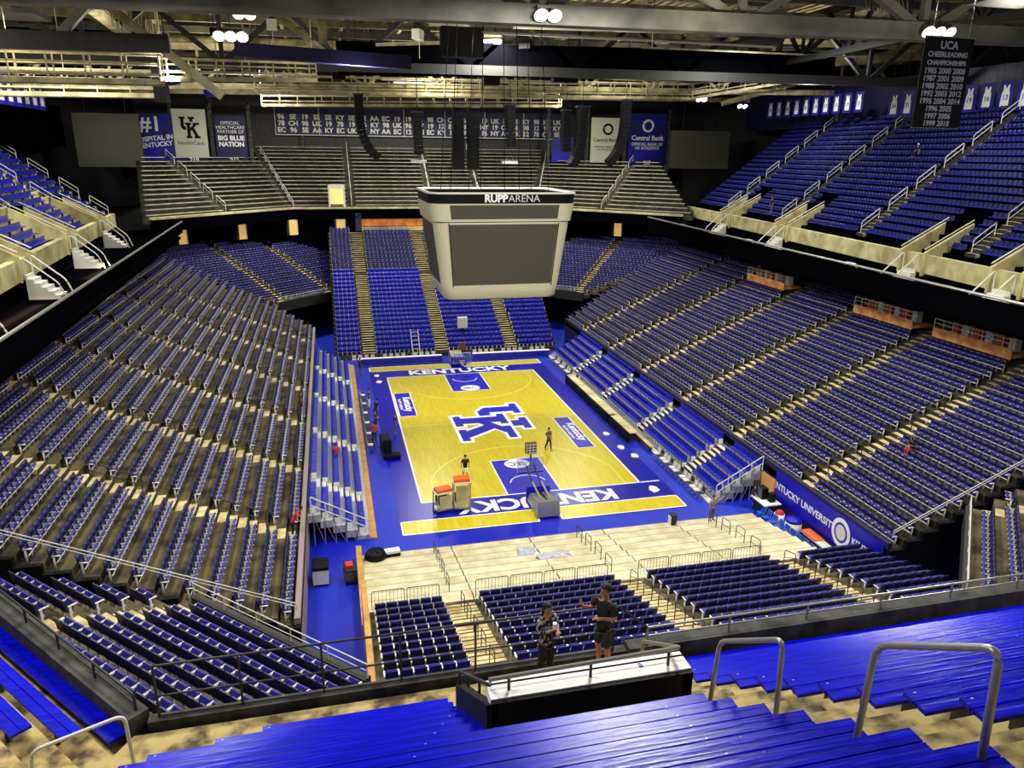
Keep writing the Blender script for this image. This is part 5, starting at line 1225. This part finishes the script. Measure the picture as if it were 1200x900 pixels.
# ------------------------------------------------------------------ people
def skin_mesh(name, V_, E_, Rr, m, par, sub=1, flat=None):
    me = bpy.data.meshes.new(name); me.from_pydata(V_, E_, []); me.update()
    o = bpy.data.objects.new(name, me); SC.collection.objects.link(o); me.materials.append(m); o.parent = par
    md = o.modifiers.new('s', 'SKIN'); md.use_smooth_shade = True; md.branch_smoothing = .3
    for i, r in enumerate(Rr):
        sv = me.skin_vertices[0].data[i]; sv.radius = r if isinstance(r, tuple) else (r, r); sv.use_root = (i == 0)
    if sub: sd = o.modifiers.new('d', 'SUBSURF'); sd.levels = sub; sd.render_levels = sub
    SKINS.append(o); return o
def person(x, y, z, rz, H, label, shirt, pants, skin=None, hair=None, arms=('down', 'down'), legs='stand', lean=0, longsleeve=False, shorts=False, detail=False, hairlen=0, look=0):
    """local: faces -Y, feet at origin, right hand side of the figure is -X"""
    k = H/1.75; skin = skin or M_SKIN; hair = hair or M_HAIR
    e = empty('person', (x, y, z), rz, label, 'person')
    sit = legs == 'sit'
    hp = .50 if sit else .93
    def P(a, b, c): return (a*k, (b-lean*max(0, c-hp))*k, c*k)
    pel = P(0, 0, hp); V_ = [pel, P(0, .01, hp+.17), P(0, .0, hp+.38), P(0, .01, hp+.55), P(0, 0, hp+.62), P(0, -.015, hp+.70), P(0, -.01, hp+.78)]
    R_ = [(.10*k, .08*k), (.11*k, .08*k), (.125*k, .085*k), (.065*k, .06*k), (.052*k, .055*k), (.078*k, .092*k), (.06*k, .075*k)]
    E_ = [(i, i+1) for i in range(6)]
    def add(p, r, to): V_.append(p); R_.append(r if isinstance(r, tuple) else (r, r)); E_.append((to, len(V_)-1)); return len(V_)-1
    arm_v = []; leg_v = []
    for s, st in ((-1, arms[0]), (1, arms[1])):
        sh = add(P(s*.17, .01, hp+.49), .055*k, 2)
        if st == 'down': el, wr, dv = P(s*.25, .02, hp+.22), P(s*.26, -.05, hp-.02), Vector((0, -.1, -1))
        elif st == 'bent': el, wr, dv = P(s*.25, .03, hp+.24), P(s*.12, -.20, hp+.28), Vector((-s*.6, -.7, .1))
        elif st == 'up': el, wr, dv = P(s*.25, -.10, hp+.26), P(s*.20, -.34, hp+.42), Vector((0, -.5, .85))
        elif st == 'phone': el, wr, dv = P(s*.24, -.08, hp+.27), P(s*.08, -.27, hp+.40), Vector((-s*.4, -.5, .6))
        else: el, wr, dv = P(s*.30, -.05, hp+.30), P(s*.30, -.28, hp+.12), Vector((0, -.8, -.5))
        a = add(el, .042*k, sh); b = add(wr, .028*k, a); arm_v.append((sh, a, b))
        dv.normalize(); w_ = Vector(wr); c = add(tuple(w_+dv*.05*k), (.036*k, .018*k), b)
        side = Vector((1, 0, 0)) if abs(dv.x) < .5 else Vector((0, 1, 0)); side = (side-dv*side.dot(dv)).normalized(); nn = dv.cross(side)
        for f_, ln_ in ((-1.5, .062), (-.5, .075), (.5, .07), (1.5, .055)):
            p0 = w_+dv*.09*k+side*f_*.019*k; q = add(tuple(p0), .0095*k, c); q = add(tuple(p0+(dv*.6+nn*.25)*ln_*k*.7), .0085*k, q); add(tuple(p0+(dv*.9+nn*.6)*ln_*k*.95), .007*k, q)
        p0 = w_+dv*.045*k+side*(-.036)*k*(s); q = add(tuple(p0), .011*k, c); add(tuple(p0+(dv*.7-side*s*.7)*.045*k), .009*k, q)
    for s in (-1, 1):
        h_ = add(P(s*.09, 0, hp-.05), .066*k, 0)
        if sit: kn, an, to = P(s*.11, -.42, .50), P(s*.11, -.42, .09), P(s*.12, -.60, .035)
        elif legs == 'walk': kn, an, to = P(s*.10, -.10*s-.04, .50), P(s*.10, -.22*s+.03, .09), P(s*.11, -.22*s-.15, .035)
        else: kn, an, to = P(s*.11, -.01, .50), P(s*.12, .03, .09), P(s*.14, -.14, .035)
        a = add(kn, .057*k, h_); c = add(tuple((Vector(kn)+Vector(an))/2+Vector((0, .02, .05))*k), .05*k, a); b = add(an, .034*k, c); d = add(to, (.035*k, .025*k), b); leg_v.append((h_, a, c, b, d))
    body = skin_mesh('body', V_, E_, R_, skin, e)
    # shirt
    SV = [V_[1], V_[0], V_[2], tuple(Vector(V_[2]).lerp(Vector(V_[3]), .75))]; SR = [(.155*k, .128*k), (.155*k, .13*k), (.185*k, .14*k), (.105*k, .095*k)]; SE = [(0, 1), (0, 2), (2, 3), (1, 4)]; SV.append(tuple(Vector(V_[0])+Vector((0, 0, -.11*k)))); SR.append((.15*k, .125*k))
    for sh, a, b in arm_v:
        SV.append(V_[sh]); SR.append((.088*k,)*2); SE.append((2, len(SV)-1))
        if longsleeve:
            SV += [V_[a], tuple(Vector(V_[a]).lerp(Vector(V_[b]), .9))]; SR += [(.055*k,)*2, (.04*k,)*2]; SE += [(len(SV)-3, len(SV)-2), (len(SV)-2, len(SV)-1)]
        else: SV.append(tuple(Vector(V_[sh]).lerp(Vector(V_[a]), .8))); SR.append((.07*k,)*2); SE.append((len(SV)-2, len(SV)-1))
    skin_mesh('shirt', SV, SE, SR, shirt, e)
    PV = [tuple(Vector(V_[0])+Vector((0, 0, .02*k)))]; PR = [(.13*k, .108*k)]; PE_ = []
    for h_, a, c, b, d in leg_v:
        PV += [tuple(Vector(V_[h_]).lerp(Vector(V_[a]), .22)), V_[a]]; PR += [(.092*k,)*2, (.072*k,)*2]; n = len(PV); PE_ += [(0, n-2), (n-2, n-1)]
        if not shorts: PV += [V_[c], tuple(Vector(V_[b])+Vector((0, 0, .02)))]; PR += [(.064*k,)*2, (.052*k,)*2]; PE_ += [(n-1, n), (n, n+1)]
    skin_mesh('shorts' if shorts else 'trousers', PV, PE_, PR, pants, e)
    for h_, a, c, b, d in leg_v:
        A_ = Vector(V_[b])+Vector((0, .03, -.05))*k; B_ = Vector(V_[d])
        skin_mesh('shoe', [tuple(A_), tuple((A_+B_)/2+Vector((0, 0, -.005))), tuple(B_)], [(0, 1), (1, 2)], [(.042*k, .04*k), (.045*k, .035*k), (.04*k, .027*k)], M_DARK, e)
    hc = Vector(V_[5]); top = Vector(V_[6])
    q = MB(); n1, n2 = 14, 8; vs = []; fs = []
    for j in range(n2+1):
        ph = PI*.62*j/n2
        for i in range(n1):
            th = 2*PI*i/n1; r = 1+(.06*math.sin(5*th+3*j) if detail else 0)
            back = math.sin(th) > -.35
            phh = ph if back else ph*.62
            vs.append((hc.x+.094*k*r*math.sin(phh)*math.cos(th), hc.y+.012*k+.112*k*r*math.sin(phh)*math.sin(th), hc.z+.035*k+.115*k*r*math.cos(phh)))
    for j in range(n2):
        for i in range(n1): fs.append((j*n1+i, (j+1)*n1+i, (j+1)*n1+(i+1)%n1, j*n1+(i+1)%n1))
    q.add(vs, fs); hair_o = q.build('hair', hair, e, True)
    if hairlen: skin_mesh('long_hair', [tuple(hc+Vector((0, .07, .02))*k), tuple(hc+Vector((0, .10, -.12))*k), tuple(hc+Vector((0, .09, -.12-hairlen))*k)], [(0, 1), (1, 2)], [(.085*k, .05*k), (.09*k, .05*k), (.06*k, .03*k)], hair, e)
    if detail:
        fy = hc.y-.088*k
        skin_mesh('nose', [(hc.x, fy+.004, hc.z+.02*k), (hc.x, fy-.022*k, hc.z-.018*k), (hc.x, fy+.004, hc.z-.028*k)], [(0, 1), (1, 2)], [(.008*k,)*2, (.013*k,)*2, (.01*k,)*2], skin, e)
        for s in (-1, 1):
            MB().lathe([(.001, -.008), (.012*k, 0), (.001, .008)], 8, 0, Matrix.Translation((s*.032*k, fy+.006*k, hc.z+.02*k)) @ Matrix.Rotation(PI/2, 4, 'X')).build('eye', M_DARK, e)
            MB().lathe([(.004, -.01), (.022*k, 0), (.016*k, .01)], 8, 0, Matrix.Translation((s*.082*k, hc.y+.01*k, hc.z-.005*k)) @ Matrix.Rotation(PI/2, 4, 'Y')).build('ear', skin, e)
        MB().tube([(hc.x-.022*k, fy+.008*k, hc.z-.05*k), (hc.x, fy-.002*k, hc.z-.053*k), (hc.x+.022*k, fy+.008*k, hc.z-.05*k)], .005*k, 6).build('mouth', mat('lip', '#7c3a34', .5), e)
    return e
def camo():
    m = mat('patterned_jacket', '#9a9aa0', .8, var='#0c0c12', vs=16, vlow=.5, vhigh=.56, detail=3); return m
wm = person(-9.05, -47.25, 12.58, 0.35, 1.66, 'person in a black and grey patterned jacket holding a cup behind the black enclosure', camo(), M_BLACK, hair=M_HAIR, arms=('phone', 'bent'), longsleeve=True, detail=True, hairlen=.12)
MB().lathe([(.03, 0), (.038, .12)], 10, 0, Matrix.Translation((-.05, -.30, 1.32))).build('held_cup', M_WHITE, wm)
person(-7.93, -47.2, 12.58, -1.15, 1.86, 'person in a black t-shirt and dark shorts raising one hand and pointing', M_BLACK, mat('dark_teal_shorts', '#18282c', .8), hair=M_HAIR, arms=('up', 'bent'), shorts=True, detail=True)
person(-4.2, -11.3, .02, PI, 1.85, 'person in a black shirt and white shorts walking on the near left of the court', M_BLACK, M_WHITE, shorts=True, legs='walk', arms=('down', 'down'))
person(3.0, -7.4, .02, .4, 1.85, 'person in dark training clothes standing beside the right court logo', M_GREYC, M_BLACK, arms=('bent', 'down'), legs='walk')
person(-8.2, -1.6, .02, PI/2, 1.8, 'person in black standing on the left sideline at mid court', M_BLACK, M_GREYC)
person(-10.2, 15.9, .02, 2.2, 1.8, 'person in dark clothes at the far left floor corner', M_DGREY, M_GREYC)
person(-9.9, 5.2, .02, 1.8, 1.85, 'person in an olive top standing on the left side apron', mat('olive_cloth', '#4a4a30', .8), M_OFFW)
person(-9.55, 2.3, .02, 2.4, 1.75, 'person in black bending by the left sideline chairs', M_BLACK, M_BLACK, lean=.5)
person(-9.7, -.6, .02, 1.2, 1.8, 'person in a dark jacket near the black equipment case', mat('maroon_cloth', '#5a2420', .8), M_BLACK, arms=('bent', 'bent'))
person(-9.95, -3.1, .02, 2.7, 1.8, 'person in a red shirt standing at the left sideline', M_RED, M_BLACK, arms=('out', 'bent'))
e = empty('equipment_trolley', (-9.25, -5.6, .02), .1, 'black equipment trolley on the left side apron beside the red shirted person', 'trolley')
MB().box(-.3, .35, -.5, 1.0, .12, 1.3).build('case', M_DARK, e); MB().box(-.4, .9, -1.2, -.5, .1, .3).build('platform', M_DARK, e)
for yy in (-.9, .8): MB().lathe([(.1, -.3), (.1, .3)], 10, 0, Matrix.Translation((0, yy, .1)) @ Matrix.Rotation(PI/2, 4, 'Y')).build('wheel_pair', M_STEELD, e)
person(XW+17.4*.92+.3, 10.9, 2.55+18*RI-.4, PI/2*3, 1.75, 'person in a pale teal top high on an aisle of the east stand', M_TEAL, M_OFFW)
person(XW+6.2*.92, -24.3, 2.55+6*RI, PI/2*3, 1.6, 'person in black with a red cloth sitting in the near east stand', M_BLACK, M_RED, legs='sit', arms=('bent', 'bent'), lean=.3)
person(-15.2, -21.9, 2.55, PI/2, 1.7, 'person in a red top bending by the front row of the west stand', M_RED, M_BLACK, lean=.7, arms=('out', 'out'))
person(-15.3, -2.0, 2.55, PI/2, 1.7, 'person in dark red standing at the front of the west stand', mat('maroon_cloth', '#5a2420'), M_BLACK)
person(-12.9, -8.3, 1.05, PI, 1.6, 'person in a red top sitting on the west telescopic seats', M_RED, M_GREYC, legs='sit')
person(34.3, 15.2, 15.9, PI/2*3, 1.75, 'person in a red cap at the front of the upper east deck', M_BLACK, M_GREYC, hair=M_RED)
person(41.5, 3.5, 21.9, PI/2*3, 1.7, 'person in black with a white cap high in the upper east deck', M_BLACK, M_BLACK, hair=M_WHITE, legs='sit')
person(9.6, -20.95, .25, .3, 1.7, 'person in pale patterned clothes on the front edge of the cream platform', mat('patterned_pale', '#c8bca8', .8, var='#3c3430', vs=10), M_GREYC)
person(13.3, -19.6, .02, 1.2, 1.75, 'person in black standing behind the white topped desk', M_BLACK, M_GREYC)

# turn the skinned figures into plain meshes in one evaluation
dg = bpy.context.evaluated_depsgraph_get()
new = [bpy.data.meshes.new_from_object(o.evaluated_get(dg)) for o in SKINS]
for o, me in zip(SKINS, new):
    old = o.data.materials[0]; o.modifiers.clear(); me.name = o.name; o.data = me
    if not me.materials: me.materials.append(old)
